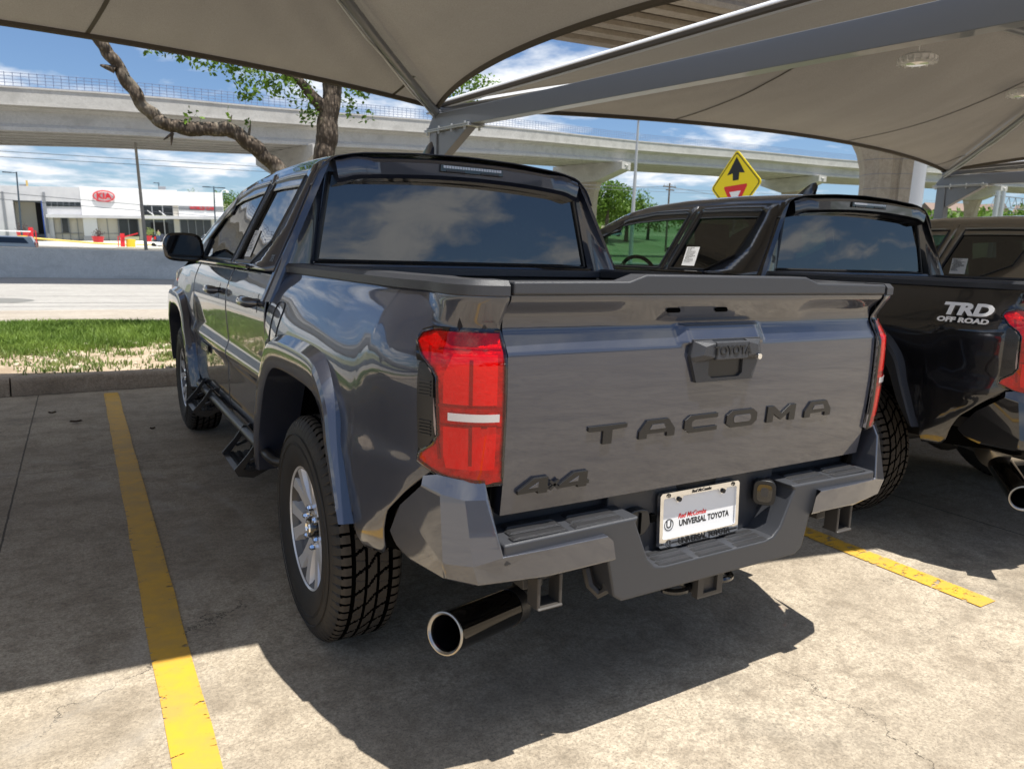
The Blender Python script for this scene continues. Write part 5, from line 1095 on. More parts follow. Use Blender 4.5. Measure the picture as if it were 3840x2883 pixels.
for (x, z), lb in (((-5.24, 1.30), 'yellow concrete base of the left lamp post'), ((2.54, 1.30), 'yellow round base right of the red barrier gate')):
    m = MB(); m.lathe([(-.6, .0), (-.6, .65), (.8, .62), (.85, 0)], 18, 'z'); o_ = m.build('concrete_bollard', mat('safety_yellow', (.75, .50, .02), .6)); o_.location = far(x, z, 118)-Vector((0, 0, .0)); tag(o_, lb, 'bollard', 'yellow bases on the forecourt')
m = MB()
for x0, x1 in ((2.9, 6.2), ):
    a, b_ = far(x0, 1.60, 114), far(x1, 1.56, 114); m.tube([a, b_], .07, 6)
    for k in range(5): p = a.lerp(b_, k/4); m.tube([p, p-Vector((0, 0, .95))], .06, 6)
tag(m.build('pipe_rail', m_white), 'low white pipe rail along the showroom forecourt', 'railing')
m = MB(); m.grid(lambda x, y: Vector((x, y, hgt(x, y)+.05)), lin(2.6, 20, 10), lin(96, 106, 5)); tag(m.build('forecourt_grass', mat('dry_grass', (.25, .28, .08), .9, var=(2, (.42, .37, .2), .4, .6))), kind='structure')
m = MB(); pk = [far(x, z, 128) for x, z in ((-4.5, 1.62), (-2.5, 1.5), (0, 1.36), (2, 1.33), (4.6, 1.36))]; m.tube(pk, .14, 6); tag(m.build('yellow_kerb', mat('kerb_yellow', (.72, .52, .12), .7)), kind='structure')
def car(loc, rz, mt, label, hh=1.5, ll=4.6, suv=True):
    t = thing('parked_car', label, 'car', loc, rz); h2 = hh
    pr = [(-.5, .30), (-.5, .62), (-.49, .70), (-.44, 1.0 if suv else .68), (-.38, .98), (-.12, .99), (.10, .99), (.24, .66), (.46, .58), (.5, .48), (.5, .26)]
    sec = lin(-1, 1, 9); m = MB()
    def f(i, u):
        y, z = pr[i]; z = z*h2; w_ = .92-.20*max(0, (z-.62*h2)/(.4*h2)); w_ *= 1-.10*max(0, abs(y)-.40)*8
        return Vector((u*w_, y*ll, z-(.05*abs(u)**4)*h2))
    m.grid(f, range(len(pr)), sec); k = len(sec)
    for u in (-1, 1): m.add([f(i, u) for i in range(len(pr))], [tuple(range(len(pr)))])
    m.build('body', mt, t, ang=40)
    g = MB()
    for sd in (-1, 1): g.add([Vector((sd*(.93-.03), y*ll, z*h2)) if z < .7 else Vector((sd*.80, y*ll, z*h2)) for y, z in ((-.42, .68), (.19, .68), (.08, .93), (-.36, .93))], [(0, 1, 2, 3)])
    g.add([Vector((x, y*ll-.02 if y < 0 else y*ll+.03, z*h2)) for x, y, z in ((-.78, -.478, .70), (.78, -.478, .70), (.68, -.445, .94), (-.68, -.445, .94))], [(0, 1, 2, 3)])
    g.add([Vector((x, y*ll, z*h2)) for x, y, z in ((-.80, .245, .69), (.80, .245, .69), (.66, .125, .96), (-.66, .125, .96))], [(0, 1, 2, 3)]); g.build('glazing', m_wgl, t, smooth=False)
    for sx in (-1, 1):
        for sy in (-.31, .31): w_ = MB(); w_.lathe([(-.11, 0), (-.11, .2), (-.1, .33), (.1, .33), (.11, .2), (.11, 0)], 18, 'x', (sx*.80, sy*ll, .33)); w_.build('wheel', m_rub, t)
        l_ = MB(); l_.box((sx*.72, -.498*ll, .66*h2), (.22, .06, .22*h2 if suv else .14)); l_.build('rear_lamp', m_red2, t); l_ = MB(); l_.box((sx*.70, .485*ll, .50*h2), (.32, .12, .16)); l_.build('headlight', m_lens, t)
    return t
m_csil = paint('paint_silver_blue', (.30, .36, .42)); m_cwh = mat('paint_white', (.80, .80, .80), .3, 0, .5, .6); m_cgr = paint('paint_dark_grey', (.05, .05, .055)); m_cbl = paint('paint_blue', (.05, .12, .35)); m_cred = paint('paint_red', (.4, .02, .02))
def cz(x, y, dz=0): return Vector((x, y, hgt(x, y)+dz))
car(cz(-12.3, 112), .5, m_cgr, 'dark SUV at the left edge in front of the garage bay', 1.9, 4.8)
car(Vector((-6.45, 62, .17)), 1.5, m_csil, 'silver blue car whose roof shows above the road barrier', 1.55, 4.9)
car(Vector((9.6, 126, 1.25)), 0, m_cgr, 'dark SUV with lit red rear lamps by the showroom entrance', 1.85)
car(Vector((15.0, 112, 1.2)), 2.5, m_cwh, 'white SUV parked at the right end of the showroom', 1.9)
# distant lot behind the black truck's cab
colr = [m_cwh, m_csil, m_cwh, m_cgr, m_cbl, m_cwh, m_csil]
for k in range(9):
    a = Vector((96+k*5.4, 172+k*.6, 0)); a.z = hgt(a.x, a.y); car(a, 1.2+.1*random.random(), colr[k % 7], ['white', 'silver', 'white', 'dark', 'blue', 'white', 'silver', 'white', 'silver'][k]+' car number %s from the left in the distant row under the trees' % ['one', 'two', 'three', 'four', 'five', 'six', 'seven', 'eight', 'nine'][k], 1.6, 4.6, k % 2 == 0)['group'] = 'cars in the distant row'
# person near the entrance
def person(loc, label):
    J = {'pel': (0, 0, .93), 'sp': (0, 0, 1.2), 'ch': (0, 0, 1.40), 'nk': (0, 0, 1.50), 'hd': (0, .02, 1.60), 'tp': (0, .01, 1.74), 'hl': (-.10, 0, .90), 'kl': (-.13, .02, .50), 'al': (-.14, -.02, .08), 'tl': (-.15, .14, .03), 'hr': (.10, 0, .90), 'kr': (.12, .06, .50), 'ar': (.13, 0, .08), 'tr': (.15, .16, .03),
         'sl': (-.19, 0, 1.42), 'el': (-.27, -.02, 1.14), 'wl': (-.22, .14, .95), 'fl': (-.20, .20, .88), 'sr': (.19, 0, 1.42), 'er': (.28, -.02, 1.14), 'wr': (.24, .12, .93), 'fr': (.22, .17, .86)}
    E_ = [('pel', 'sp'), ('sp', 'ch'), ('ch', 'nk'), ('nk', 'hd'), ('hd', 'tp'), ('pel', 'hl'), ('hl', 'kl'), ('kl', 'al'), ('al', 'tl'), ('pel', 'hr'), ('hr', 'kr'), ('kr', 'ar'), ('ar', 'tr'), ('ch', 'sl'), ('sl', 'el'), ('el', 'wl'), ('wl', 'fl'), ('ch', 'sr'), ('sr', 'er'), ('er', 'wr'), ('wr', 'fr')]
    rad = dict(pel=.15, sp=.15, ch=.16, nk=.06, hd=.10, tp=.08, hl=.10, kl=.065, al=.045, tl=.04, hr=.10, kr=.065, ar=.045, tr=.04, sl=.07, el=.045, wl=.032, fl=.025, sr=.07, er=.045, wr=.032, fr=.025)
    nm = list(J); me = bpy.data.meshes.new('person'); me.from_pydata([J[k] for k in nm], [(nm.index(a), nm.index(b_)) for a, b_ in E_], []); o_ = bpy.data.objects.new('person', me); link(o_)
    md = o_.modifiers.new('skin', 'SKIN'); me.skin_vertices.new(name='') if not me.skin_vertices else None
    for i, k in enumerate(nm): me.skin_vertices[0].data[i].radius = (rad[k], rad[k]); 
    me.skin_vertices[0].data[0].use_root = True; sb_ = o_.modifiers.new('sub', 'SUBSURF'); sb_.levels = 1; sb_.render_levels = 2
    mp, t, b = nodes_mat('person_cloth_and_skin'); q = NT(t); X, Y, Z = q.xyz(); c_ = q.mix(q.m('GREATER_THAN', Z, .93), (.05, .10, .25), (.30, .32, .16)); c_ = q.mix(q.m('GREATER_THAN', Z, 1.50), c_, (.45, .28, .2)); c_ = q.mix(q.m('GREATER_THAN', Z, 1.70), c_, (.06, .04, .03)); c_ = q.mix(q.m('LESS_THAN', Z, .07), c_, (.03, .03, .03)); q.L(c_, b.inputs['Base Color'])
    me.materials.append(mp); o_.location = loc; tag(o_, label, 'person'); return o_
p_ = far(4.72, 1.65, 122); person(p_, 'standing person in an olive shirt and blue jeans by the showroom entrance').rotation_euler = (0, 0, 2.6)
# ---------------- bridges
def offs(P, w):                                   # sideways points for a deck line
    out = []
    for i, p in enumerate(P):
        t_ = (P[min(i+1, len(P)-1)]-P[max(i-1, 0)]); t_.z = 0; t_.normalize(); out.append(Vector((-t_.y, t_.x, 0))*w+p)
    return out
def strip(m, P, prof):                            # prof (side, height) polyline swept along P
    a = [[Vector((0, 0, 0))]]; rows = []
    for w, h_ in prof: rows.append([q_+Vector((0, 0, h_)) for q_ in offs(P, w)])
    k = len(prof); V = [rows[j][i] for i in range(len(P)) for j in range(k)]; m.add(V, [(i*k+j, (i+1)*k+j, (i+1)*k+j+1, i*k+j+1) for i in range(len(P)-1) for j in range(k-1)])
    for e in (0, len(P)-1): m.add([rows[j][e] for j in range(k)], [tuple(range(k))])
DP = catmull([(-200, 30, -6), (-90, 46, 1.2), (-40, 51, 4.7), (-5.1, 54, 7.98), (12.1, 56.5, 9.15), (34, 61.5, 10.9), (57.5, 69, 12.75), (80, 70.5, 13.8), (101.5, 70.5, 14.45), (140, 66, 15.6), (220, 55, 17), (380, 35, 18)], 4)
def bridge(name, label, P, wd, ng, gh, par_h=.85, fence=True, cm=None):
    cm = cm or m_bconc
    t = thing(name, label, 'bridge', P[0])
    t.location = (0, 0, 0)
    for g in range(ng):
        w = .35+(wd-.7)*g/(ng-1); m = MB(); strip(m, P, [(w-.32, 0), (w-.32, .22), (w-.12, .45), (w-.12, gh-.25), (w-.5, gh-.08), (w-.5, gh), (w+.5, gh), (w+.5, gh-.08), (w+.12, gh-.25), (w+.12, .45), (w+.32, .22), (w+.32, 0), (w-.32, 0)]); m.build('girder', cm, t, ang=25)
    m = MB(); strip(m, P, [(-.55, gh), (-.55, gh+.22), (wd+.55, gh+.22), (wd+.55, gh), (-.55, gh)]); m.build('deck_slab', cm, t, ang=25)
    for w in (-.55, wd+.15): m = MB(); strip(m, P, [(w, gh+.22), (w-.03, gh+.22+par_h-.12), (w-.08, gh+.22+par_h-.10), (w-.08, gh+.22+par_h), (w+.32, gh+.22+par_h), (w+.35, gh+.22)]); m.build('parapet', cm, t, ang=25)
    if fence:
        m = MB(); top = gh+.22+par_h; F = offs(P, -.4); Ft = []
        for h_ in (.05, .24, .43, .62, .80): m.tube([p+Vector((0, 0, top+h_)) for p in F if -60 < p.x < 130], .02, 4, cap=False)
        for i in range(len(F)-1):
            if not (-60 < F[i].x < 120): continue
            n_ = int((F[i+1]-F[i]).length/.42)
            for k in range(n_): p = F[i].lerp(F[i+1], k/n_)+Vector((0, 0, top)); m.add([p+Vector((-.018, 0, 0)), p+Vector((.018, 0, 0)), p+Vector((.018, 0, .84)), p+Vector((-.018, 0, .84))], [(0, 1, 2, 3)])
        m.build('mesh_fence', mat('fence_blue_grey', (.16, .20, .32), .6), t, smooth=False)
    return t
bridge('overpass_bridge', 'long curving pale concrete overpass with a blue mesh fence across the whole background', DP, 9, 6, 1.42)
def star(m, c_, n_, r_, dp):
    x = Vector((-n_.y, n_.x, 0)); V = []
    for i in range(10): a = math.pi/2+i*math.pi/5; q_ = r_ if i % 2 == 0 else r_*.42; V.append(c_+x*q_*math.cos(a)+Uz*q_*math.sin(a)+n_*dp)
    m.add(V+[c_+n_*(dp+.12)], [(i, (i+1) % 10, 10) for i in range(10)])
def pier(base, top, ang, wcap, label, wcol=1.9, capd=1.7, deep=2.1):
    """T pier; ang is the direction of the cap"""
    t = thing('bridge_pier', label, 'bridge pier', base, ang, 'T-shaped piers carrying the overpass'); h_ = top-base.z
    m = MB(); hw = wcap/2; m.prism([(-hw, h_), (hw, h_), (hw, h_-deep*.42), (wcol*.78, h_-deep), (-wcol*.78, h_-deep), (-hw, h_-deep*.42)], lambda a, b, d: Vector((a, d, b)), -capd/2, capd/2); cp_ = m.build('pier_cap', m_bconc, t, bevel=.05)
    m = MB()
    for sx in (-1, 1): m.box((sx*(hw+.03), 0, h_-deep*.21), (.08, capd*.98, deep*.40)); star(m, Vector((sx*(hw+.09), 0, h_-deep*.21)), Vector((sx, 0, 0)), .42, 0)
    m.build('star_plaque', m_bconc, cp_, smooth=False)
    m = MB(); pr = [(0, .5), (h_-deep-3.2, .5), (h_-deep-2.2, .52), (h_-deep-1.2, .60), (h_-deep-.4, .74), (h_-deep-.02, .80)]
    oc = [(-1, -.55), (-.55, -1), (.55, -1), (1, -.55), (1, .55), (.55, 1), (-.55, 1), (-1, .55)]; V = [Vector((a*r_*wcol, b*capd*.46, z)) for z, r_ in pr for a, b in oc]; m.add(V, [(i*8+j, i*8+(j+1) % 8, (i+1)*8+(j+1) % 8, (i+1)*8+j) for i in range(len(pr)-1) for j in range(8)])
    m.build('column', m_beige, t, ang=25)
    m = MB(); z = .9
    while z < h_-deep-3.4:
        V = [Vector((a*.505*wcol, b*capd*.463, z+e)) for e in (0, .035) for a, b in oc]; m.add(V, [(j, (j+1) % 8, 8+(j+1) % 8, 8+j) for j in range(8)]); z += 1.25
    m.build('joint_line', m_bgrey2, t, smooth=False)
def onpath(x):
    for i in range(len(DP)-1):
        if DP[i].x <= x <= DP[i+1].x:
            t_ = (x-DP[i].x)/(DP[i+1].x-DP[i].x); p = DP[i].lerp(DP[i+1], t_); d = (DP[i+1]-DP[i]); return p, math.atan2(d.y, d.x)
for x, lb in ((-44, 'overpass pier far left of the photo, behind the canopy'), (15.2, 'overpass pier whose cap shows behind the tree trunk'), (54.0, 'overpass pier with a star plaque in the gap between grey and black trucks'), (93, 'overpass pier whose cap shows right of the yellow sign'), (135, 'overpass pier with flared column behind the far canopy post')):
    p, a = onpath(x); n_ = Vector((-math.sin(a), math.cos(a), 0)); c_ = p+n_*4.5; pier(Vector((c_.x, c_.y, hgt(c_.x, c_.y)-.2)), p.z-.02, a+math.pi/2, 10.6, lb)
# second bridge overhead
OP = [Vector((x, 23.6-.065*x, 11.4+.02*max(x, 0))) for x in (-120, -50, 14, 60, 120, 240)]
ob = bridge('overhead_bridge', 'nearer brown-grey bridge whose girders show through the gap between the canopies', OP, 7.6, 6, 1.5, fence=False, cm=m_bconc_shaded)
t = thing('flared_pier', 'huge flared beige masonry bridge column right of the yellow sign', 'bridge pier', (46.9, 29.6, -.2))
m = MB(); pr = [(0, 1.75), (7.2, 1.75), (8.2, 1.85), (9.2, 2.15), (10.2, 2.7), (11.2, 3.5), (12.2, 4.6)]; oc = [(-1, -.5), (-.6, -1), (-.16, -1), (-.10, -.86), (.10, -.86), (.16, -1), (.6, -1), (1, -.5), (1, .5), (.6, 1), (-.6, 1), (-1, .5)]; k = 12
Mr = Matrix.Rotation(-.75, 3, 'Z'); V = [Mr@Vector((a*r_, b*1.45*(1+.2*(r_-1.75)), z)) for z, r_ in pr for a, b in oc]; m.add(V, [(i*k+j, i*k+(j+1) % k, (i+1)*k+(j+1) % k, (i+1)*k+j) for i in range(len(pr)-1) for j in range(k)]); m.build('shaft', m_beige, t, ang=30)
m = MB(); z = 1.0
while z < 11:
    r_ = float(np.interp(z, [a for a, b in pr], [b for a, b in pr]))+.006; V = [Mr@Vector((a*r_, b*1.455*(1+.2*(r_-1.75)), z+e)) for e in (0, .04) for a, b in oc]; m.add(V, [(j, (j+1) % k, k+(j+1) % k, k+j) for j in range(k)]); z += .95
m.build('joint_line', m_bgrey2, t, smooth=False)
# ---------------- poles, sign, wires
def pole(name, label, cat, base, top, r1, r2, mt, n=10): 
    m = MB(); m.tube([base, top], [r1, r2], n); return tag(m.build(name, mt), label, cat)
pole('wooden_pole', 'thin leaning wooden utility pole in front of the showroom', 'utility pole', Vector((2.96, 60, .9)), Vector((2.45, 60, 13.5)), .13, .07, mat('weathered_wood', (.36, .34, .31), .85))
def far75(x, z, y=128): k = (y+1.86)/76.86; return Vector((-1.53+(x+1.53)*k, y, 1.32+(z-1.32)*k))
def lamp(lb, x, ztop, zbase, heads, y=128, col=None):
    b_ = far75(x, zbase, y); a = far75(x, ztop, y); t = thing('lamp_post', lb, 'lamp post', b_); m_ = col or m_bgrey3; m = MB(); m.tube([(0, 0, -.4), (a.x-b_.x, 0, a.z-b_.z)], [.14, .09], 8); m.build('pole', m_, t)
    for s_ in heads: m = MB(); m.box((a.x-b_.x+s_*1.15, 0, a.z-b_.z-.15), (1.1, .5, .14)); m.beam((a.x-b_.x, 0, a.z-b_.z-.15), (a.x-b_.x+s_*.8, 0, a.z-b_.z-.15), .1, .1); m.build('lamp_head', m_, t)
m_bgrey3 = mat('dark_blue_pole', (.03, .05, .07), .5)
lamp('dark lamp post with one head, left of the garage bay', -5.55, 7.16, 1.75, [-1]); lamp('dark lamp post with two heads, right of the WORLD CAR sign', 10.2, 7.07, 1.6, [-1, 1]); lamp('short dark lamp post rising behind the showroom roof', 5.41, 7.09, 4.0, [-.4], 175)
t = thing('tall_light_mast', 'tall pale tapering light mast between the grey and black trucks', 'light mast', (33.07, 40, 0)); m = MB(); m.tube([(0, 0, .8), (0, 0, 5), (.03, 0, 11.2)], [.17, .13, .07], 12); m.build('mast', m_galv, t); m = MB(); m.lathe([(0, .08), (.25, .12), (.5, .32), (.55, .32), (.55, 0)], 14, 'z', (.03, 0, 11.2)); m.build('lamp_head', m_galv, t)
pole('white_column', 'thick smooth white round pole just left of the far canopy post', 'pole', Vector((44.2, 26, 0)), Vector((44.5, 26, 14)), .40, .36, m_white, 20)
pole('sign_gantry_post', 'slim galvanised post between the white pole and the far canopy post', 'pole', Vector((39.9, 22, 0)), Vector((40.2, 22, 6.7)), .17, .15, m_galv, 8)
t = thing('lattice_gantry', 'grey lattice sign gantry behind the far canopy post', 'sign gantry', (122, 60, 3)); m = MB()
for z_, in ((9.65,), (7.95,)): m.beam((-2, 0, z_), (40, 0, z_+.2), .12, .12)
for k in range(21): m.beam((k*2-2, 0, 7.95), (k*2-1, 0, 9.65), .07, .07); m.beam((k*2-1, 0, 9.65), (k*2, 0, 7.95), .07, .07)
m.build('lattice', m_bgrey2, t)
for x in (.8, 0): m = MB(); m.tube([(x*2-1+.5, 0, -3), (x*2-1+.5, 0, 10.4)], .35, 10); m.build('post', m_galv, t)
# yield-ahead sign
sc_ = 1.0; so_ = Vector((17.55, 16, 3.86)); t = thing('warning_sign', 'yellow diamond YIELD AHEAD sign with black arrow and red triangle', 'road sign', (17.55, 16, .0))
nr = (Vector((CP.x, CP.y, 0))-Vector((so_.x, so_.y, 0))).normalized(); nr = Matrix.Rotation(-.80, 3, 'Z')@nr; sx_ = Vector((-nr.y, nr.x, 0))
tl = .045
def sg(u, v, d=0): return Vector((0, 0, 3.86))+sx_*(u*math.cos(tl)-v*math.sin(tl))*1+Uz*(v*math.cos(tl)+u*math.sin(tl))+nr*d
def rdia(r_, cr_=.10):
    out = []
    for q_ in range(4):
        a = q_*math.pi/2; c_ = (math.cos(a)*(r_-cr_*1.414), math.sin(a)*(r_-cr_*1.414))
        out += [(c_[0]+cr_*math.cos(a+e), c_[1]+cr_*math.sin(a+e)) for e in lin(-math.pi/4, math.pi/4, 5)]
    return out
m_sy = mat('sign_yellow', (.86, .66, .0), .4)
m = MB(); m.prism(rdia(1.16, .12), sg, -.02, .0); pn = m.build('panel', m_sy, t, smooth=False)
m = MB(); V, F = polyfill(lambda u, v: sg(u, v, .006), rdia(1.09, .10), rdia(1.045, .09), 1); m.add(V, F); m.build('border', m_ink, pn, smooth=False)
m = MB(); m.prism([(0, .92), (.40, .36), (.15, .40), (.13, .16), (-.13, .16), (-.15, .40), (-.40, .36)], sg, .0, .008); m.build('arrow', m_ink, pn, smooth=False)
m = MB(); m.prism([(-.50, .0), (.50, .0), (.52, -.06), (.04, -.84), (-.04, -.84), (-.52, -.06)], sg, .0, .008); m.build('yield_triangle', m_redink, pn, smooth=False)
m = MB(); m.prism([(-.26, -.20), (.26, -.20), (.0, -.60)], sg, .0085, .012); m.build('yield_centre', m_white, pn, smooth=False)
m = MB(); m.tube([(0, -.0, 0), (0, 0, 4.2)], .03, 8); m.v = [(x-nr.x*.06, y-nr.y*.06, z) for x, y, z in m.v]; m.build('post', m_galv, t)
# utility pole right, wires
t = thing('utility_pole', 'distant brown utility pole with crossarms left of the yellow sign', 'utility pole', (99.8, 110, 3)); m_wood = mat('brown_wood', (.14, .11, .09), .8); m = MB(); m.tube([(0, 0, 0), (0, 0, 13.3)], [.22, .16], 8); m.build('pole', m_wood, t)
m = MB(); m.box((0, 0, 12.6), (3.2, .2, .2)); m.box((.2, 0, 12.0), (2.0, .2, .2)); m.build('crossarm', m_wood, t)
for x in (-1.4, -.6, .6, 1.4): m = MB(); m.tube([(x, 0, 12.7), (x, 0, 13.1)], .07, 6); m.build('insulator', m_galv, t)
def wire(a, b_, sag, lb, r_=.022):
    a = Vector(a); b_ = Vector(b_); m = MB(); m.tube([a.lerp(b_, t_)-Uz*sag*4*t_*(1-t_) for t_ in lin(0, 1, 24)], r_, 4, cap=False); tag(m.build('overhead_wire', m_bgrey2, None), lb, 'wire', 'overhead power lines')
wire((-60, 58, 6.1), (110, 58, 10.9), .6, 'upper power line over the showroom, topmost of four'); wire((-60, 58, 5.8), (110, 58, 10.7), .7, 'second power line from the top over the showroom')
wire((-60, 58, 6.7), (40, 58, 2.95), .2, 'third power line crossing in front of the KIA sign', .024); wire((-60, 58, 6.2), (40, 58, 2.6), .2, 'lowest power line crossing in front of the showroom', .024)
wire((60, 110, 13.9), (99.8, 110, 15.6), .3, 'wire reaching the distant utility pole from the left', .05); wire((99.8, 110, 15.6), (150, 110, 14.0), .4, 'wire running right from the distant utility pole', .05)
# ---------------- trees
m_leaf = leafmat('tree_leaves', (.055, .115, .014), (.14, .24, .03), .35, 1.6); m_leaf2 = leafmat('live_oak_leaves', (.05, .10, .012), (.17, .29, .03), .4, 4)
mg, t, b = nodes_mat('tree_bark'); q = NT(t); v_ = q.t.nodes.new('ShaderNodeTexVoronoi'); v_.inputs['Scale'].default_value = 30; q.L(q.map((1, 1, .35)), v_.inputs['Vector']); c_ = q.mix(q.ramp(v_.outputs[0], [(.15, 0.), (.5, 1.)]), (.20, .155, .115), (.065, .048, .034)); c_ = q.mix(q.m('MULTIPLY', q.ramp(q.noise(3, 5), [(.5, 0.), (.65, 1.)]), .5), c_, (.26, .23, .18)); q.L(c_, b.inputs['Base Color']); b.inputs['Roughness'].default_value = .95
q.bump(q.m('ADD', q.m('MULTIPLY', v_.outputs[0], -1), q.m('MULTIPLY', q.noise(30, 6), .7)), b, .8, .014); m_bark = mg
def leaves(m, c_, rx, ry, rz, n, s_):
    for _ in range(n):
        d = np.random.randn(3); d /= np.linalg.norm(d); rr = np.random.rand()**.4; p = Vector((c_[0]+d[0]*rr*rx, c_[1]+d[1]*rr*ry, c_[2]+d[2]*rr*rz)); u = Vector(np.random.randn(3)).normalized(); w = u.cross(Vector(np.random.randn(3))).normalized(); l = s_*(.6+.8*random.random())
        m.add([p, p+u*l*.5+w*l*.28, p+u*l, p+u*l*.5-w*l*.28], [(0, 1, 2, 3)])
def limb(m, pts, r_, n=12, wob=.03):
    P_ = catmull(pts, 12); k = len(P_); rr = [float(np.interp(i, [0, k-1], r_))*(1+.05*math.sin(i*.33)+.02*math.sin(i*1.1+1)) for i in range(k)]; P_ = [p+Vector((math.sin(i*.5)*wob, math.sin(i*.7)*wob, math.cos(i*.43)*wob*.5)) for i, p in enumerate(P_)]
    s0 = len(m.v); m.tube(P_, rr, n)
    for q_ in range(s0, len(m.v)):
        v = Vector(m.v[q_]); c0 = P_[(q_-s0)//n]; d_ = v-c0; f = 1+.03*math.sin(v.x*23+v.z*31)*math.cos(v.z*17-v.x*11)+.025*math.sin(v.x*61+v.z*47+v.y*53); m.v[q_] = tuple(c0+d_*f)
t = thing('oak_tree', 'gnarled oak behind the grey truck with a long bare limb reaching left', 'tree', (1.60, 9.1, .12)); o0 = Vector((1.60, 9.1, .12))
m = MB(); limb(m, [Vector(p)-o0 for p in ((1.35, 9.1, 0.05), (1.55, 9.1, 1.2), (1.62, 9.1, 2.2), (1.66, 9.0, 2.75), (1.72, 9.0, 3.2), (1.80, 9.0, 3.75))], [.18, .132], 28, .010); m.build('trunk', m_bark, t, ang=80)
m = MB(); limb(m, [Vector(p)-o0 for p in ((1.55, 9.1, 1.35), (1.30, 9.0, 1.9), (1.02, 9.0, 2.38), (.80, 9.0, 2.60), (.56, 9.0, 2.78), (.34, 9.0, 2.90), (.05, 9.0, 2.87), (-.22, 9.0, 2.86), (-.46, 9.0, 2.90), (-.66, 9.0, 3.06), (-.83, 9.0, 3.32), (-.98, 9.0, 3.58), (-1.14, 9.0, 3.80), (-1.4, 9.0, 4.2))], [.115, .066], 24, .012)
for x, z, d in ((-.98, 3.47, (-.16, 0, .03)), (.34, 2.93, (.05, 0, .16)), (.60, 2.86, (.03, 0, .14)), (-.35, 2.78, (-.12, 0, -.10)), (-.36, 2.78, (-.02, 0, -.16))): a = Vector((x, 8.98, z))-o0; m.tube([a, a+Vector(d)*.6, a+Vector(d)], [.05, .03, .012] if x < -.9 else [.022, .015, .006], 7)
m.build('limb', m_bark, t, ang=80)
for a, b_ in (((1.80, 9.0, 3.7), (1.3, 9.0, 4.4)), ((1.80, 9.0, 3.7), (2.3, 9.1, 4.5)), ((1.70, 9.0, 3.25), (1.1, 9.0, 3.75)), ((1.8, 9.0, 3.72), (1.95, 9.2, 4.8))): m = MB(); limb(m, [Vector(a)-o0, (Vector(a)+Vector(b_))/2+Vector((0, 0, .08))-o0, Vector(b_)-o0], [.10, .04], 10, .01); m.build('limb', m_bark, t, ang=80)
m = MB(); np.random.seed(5)
for c_, r_, n_ in (((-.35, 9.0, 3.86), (.42, .3, .16), 420), ((.15, 9.0, 3.80), (.45, .3, .20), 520), ((.75, 9.0, 3.66), (.50, .3, .20), 620), ((.62, 9.0, 3.40), (.16, .2, .12), 150), ((1.15, 9.0, 3.55), (.40, .3, .22), 420), ((1.45, 9.0, 3.25), (.16, .2, .20), 160), ((2.15, 9.0, 3.75), (.30, .3, .28), 420), ((2.02, 9.0, 3.42), (.13, .2, .22), 120), ((2.30, 9.0, 3.3), (.10, .15, .12), 40), ((.8, 9.0, 4.5), (2.2, 1.6, .8), 3600), ((-.8, 9.0, 4.3), (.9, .8, .5), 700), ((-.17, 8.95, 3.02), (.05, .04, .13), 26), ((-.03, 8.95, 3.03), (.04, .04, .10), 18), ((.33, 8.95, 3.05), (.04, .04, .11), 16), ((.58, 8.95, 3.0), (.05, .04, .10), 18), ((1.4, 9.2, 5.3), (2.6, 2.2, .9), 4000), ((4.12, 9.6, 3.98), (.40, .35, .20), 420), ((4.5, 9.6, 4.15), (.38, .35, .16), 320), ((3.85, 9.6, 4.35), (.6, .4, .2), 400)):
    leaves(m, Vector(c_)-o0, *r_, int(n_*.52), .07)
m.build('crown', m_leaf2, t, smooth=False)
def ftree(x, y, r_, h_, lb, n=1500):
    z = hgt(x, y); t = thing('distant_tree', lb, 'tree', (x, y, z)); m = MB(); limb(m, [(0, 0, 0), (.1, 0, h_*.4), (0, 0, h_*.75)], [r_*.07, r_*.03], 8); m.build('trunk', m_bark, t)
    m = MB()
    for k in range(11): a = random.uniform(0, 6.28); q_ = random.uniform(.2, .72)*r_; zz_ = h_*random.uniform(.42, .86); s_ = r_*random.uniform(.28, .46); leaves(m, (q_*math.cos(a), q_*math.sin(a), zz_), s_, s_, s_*.75, n//11, r_*.085)
    m.build('crown', m_leaf, t, smooth=False)
ftree(104, 135, 8.0, 14.5, 'big round green tree right of the pale mast, between the trucks', 4200); ftree(114, 140, 7.5, 13, 'wide green tree below the utility pole', 2600); ftree(91, 132, 4.2, 9, 'small green tree left of the pale mast', 1500); ftree(79, 128, 4.5, 11.0, 'green tree against the rear pillar of the grey truck', 1500); ftree(126, 146, 6, 9.0, 'green tree hidden mostly by the black truck roof', 1200)
ftree(25, 215, 6.0, 13.0, 'round tree rising behind the showroom roof', 1500); ftree(35, 205, 7.0, 11.5, 'green tree at the right end of the showroom', 1600); ftree(44, 215, 7.0, 11, 'green tree further right beyond the showroom annexe', 1200); ftree(180, 76, 6, 12.5, 'tree at the far right behind the lattice gantry', 1400)
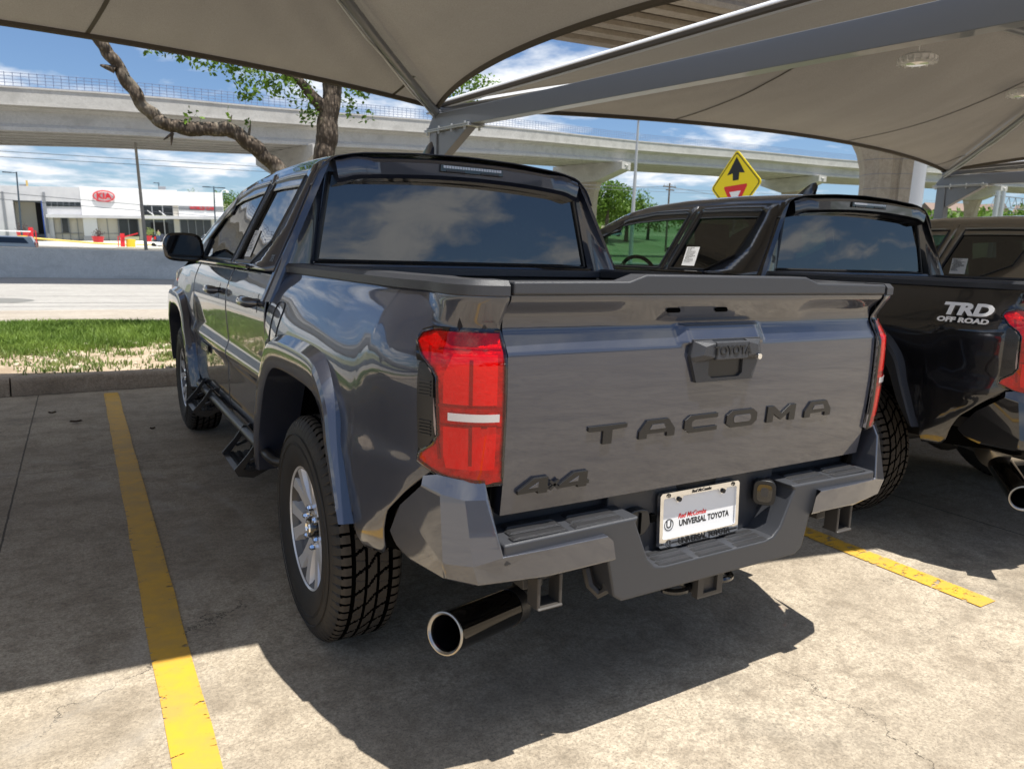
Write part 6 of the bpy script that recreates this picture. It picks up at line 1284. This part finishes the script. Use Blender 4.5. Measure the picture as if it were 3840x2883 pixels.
# distant houses and woods on the right-hand hill
m = MB(); m_roof = mat('far_roof', (.20, .14, .11), .8)
hn = 0
for k in range(34):
    a = R(random.uniform(22, 40)); d = random.uniform(430, 640); x, y = d*math.cos(a), d*math.sin(a); z = hgt(x, y); t = thing('distant_house', 'small brown-roofed house on the far hillside at right', 'house', (x, y, z), random.uniform(0, 3), 'houses on the far right hillside')
    m = MB(); m.box((0, 0, 2.5), (16, 11, 7)); m.build('wall', mat('house_wall', (.42, .36, .30), .8) if k == 0 else bpy.data.materials['house_wall'], t); m = MB(); m.prism([(-6.4, 5.8), (6.4, 5.8), (0, 10)], lambda a_, b_, d_: Vector((d_, a_, b_)), -8.6, 8.6); m.build('roof', m_roof, t, smooth=False)
np.random.seed(11); m = MB()
for k in range(1300):
    a = R(random.uniform(12, 66)); d = random.uniform(300, 900); x, y = d*math.cos(a), d*math.sin(a); s_ = random.uniform(4, 8)
    leaves(m, (x, y, hgt(x, y)+s_*.5), s_*1.2, s_*1.2, s_*.75, 60, s_*.28)
tag(m.build('far_woodland', m_leaf, smooth=False), 'far-off wooded hills along the horizon', 'woodland', kind='stuff')
# ---------------- behind the camera: what the paint and glass mirror
t = thing('service_building', 'low dealership building across the lot behind the camera, seen only in reflections', 'building', (10, -48, 0)); m = MB(); m.box((0, 0, 2.6), (60, 10, 5.2)); m.build('wall', m_bgrey, t); m = MB(); m.box((0, 5.05, 1.6), (50, .1, 2.6)); m.build('glazing', m_wgl, t)
for k, mt_ in enumerate([m_cgr, m_cwh, m_cred, m_csil, m_cgr, m_cwh, m_cbl]): car((-13+k*4.2, -24+.3*(k % 2), 0), .12, mt_, ['dark', 'white', 'red', 'silver', 'grey', 'pale', 'blue'][k]+' car in the row behind the camera, seen only in reflections', 1.7)['group'] = 'cars parked behind the camera'
t = thing('lot_lamp', 'four-headed lot lamp behind the camera, mirrored in the rear windows', 'lamp post', (3.5, -22, 0)); m = MB(); m.tube([(0, 0, 0), (0, 0, 9)], [.12, .08], 8); m.build('pole', m_bgrey2, t)
for a in (0, 1.57, 3.14, 4.71): m = MB(); m.box((.9*math.cos(a), .9*math.sin(a), 8.95), (.9, .4, .12), (0, 0, a)); m.build('lamp_head', m_bgrey2, t)
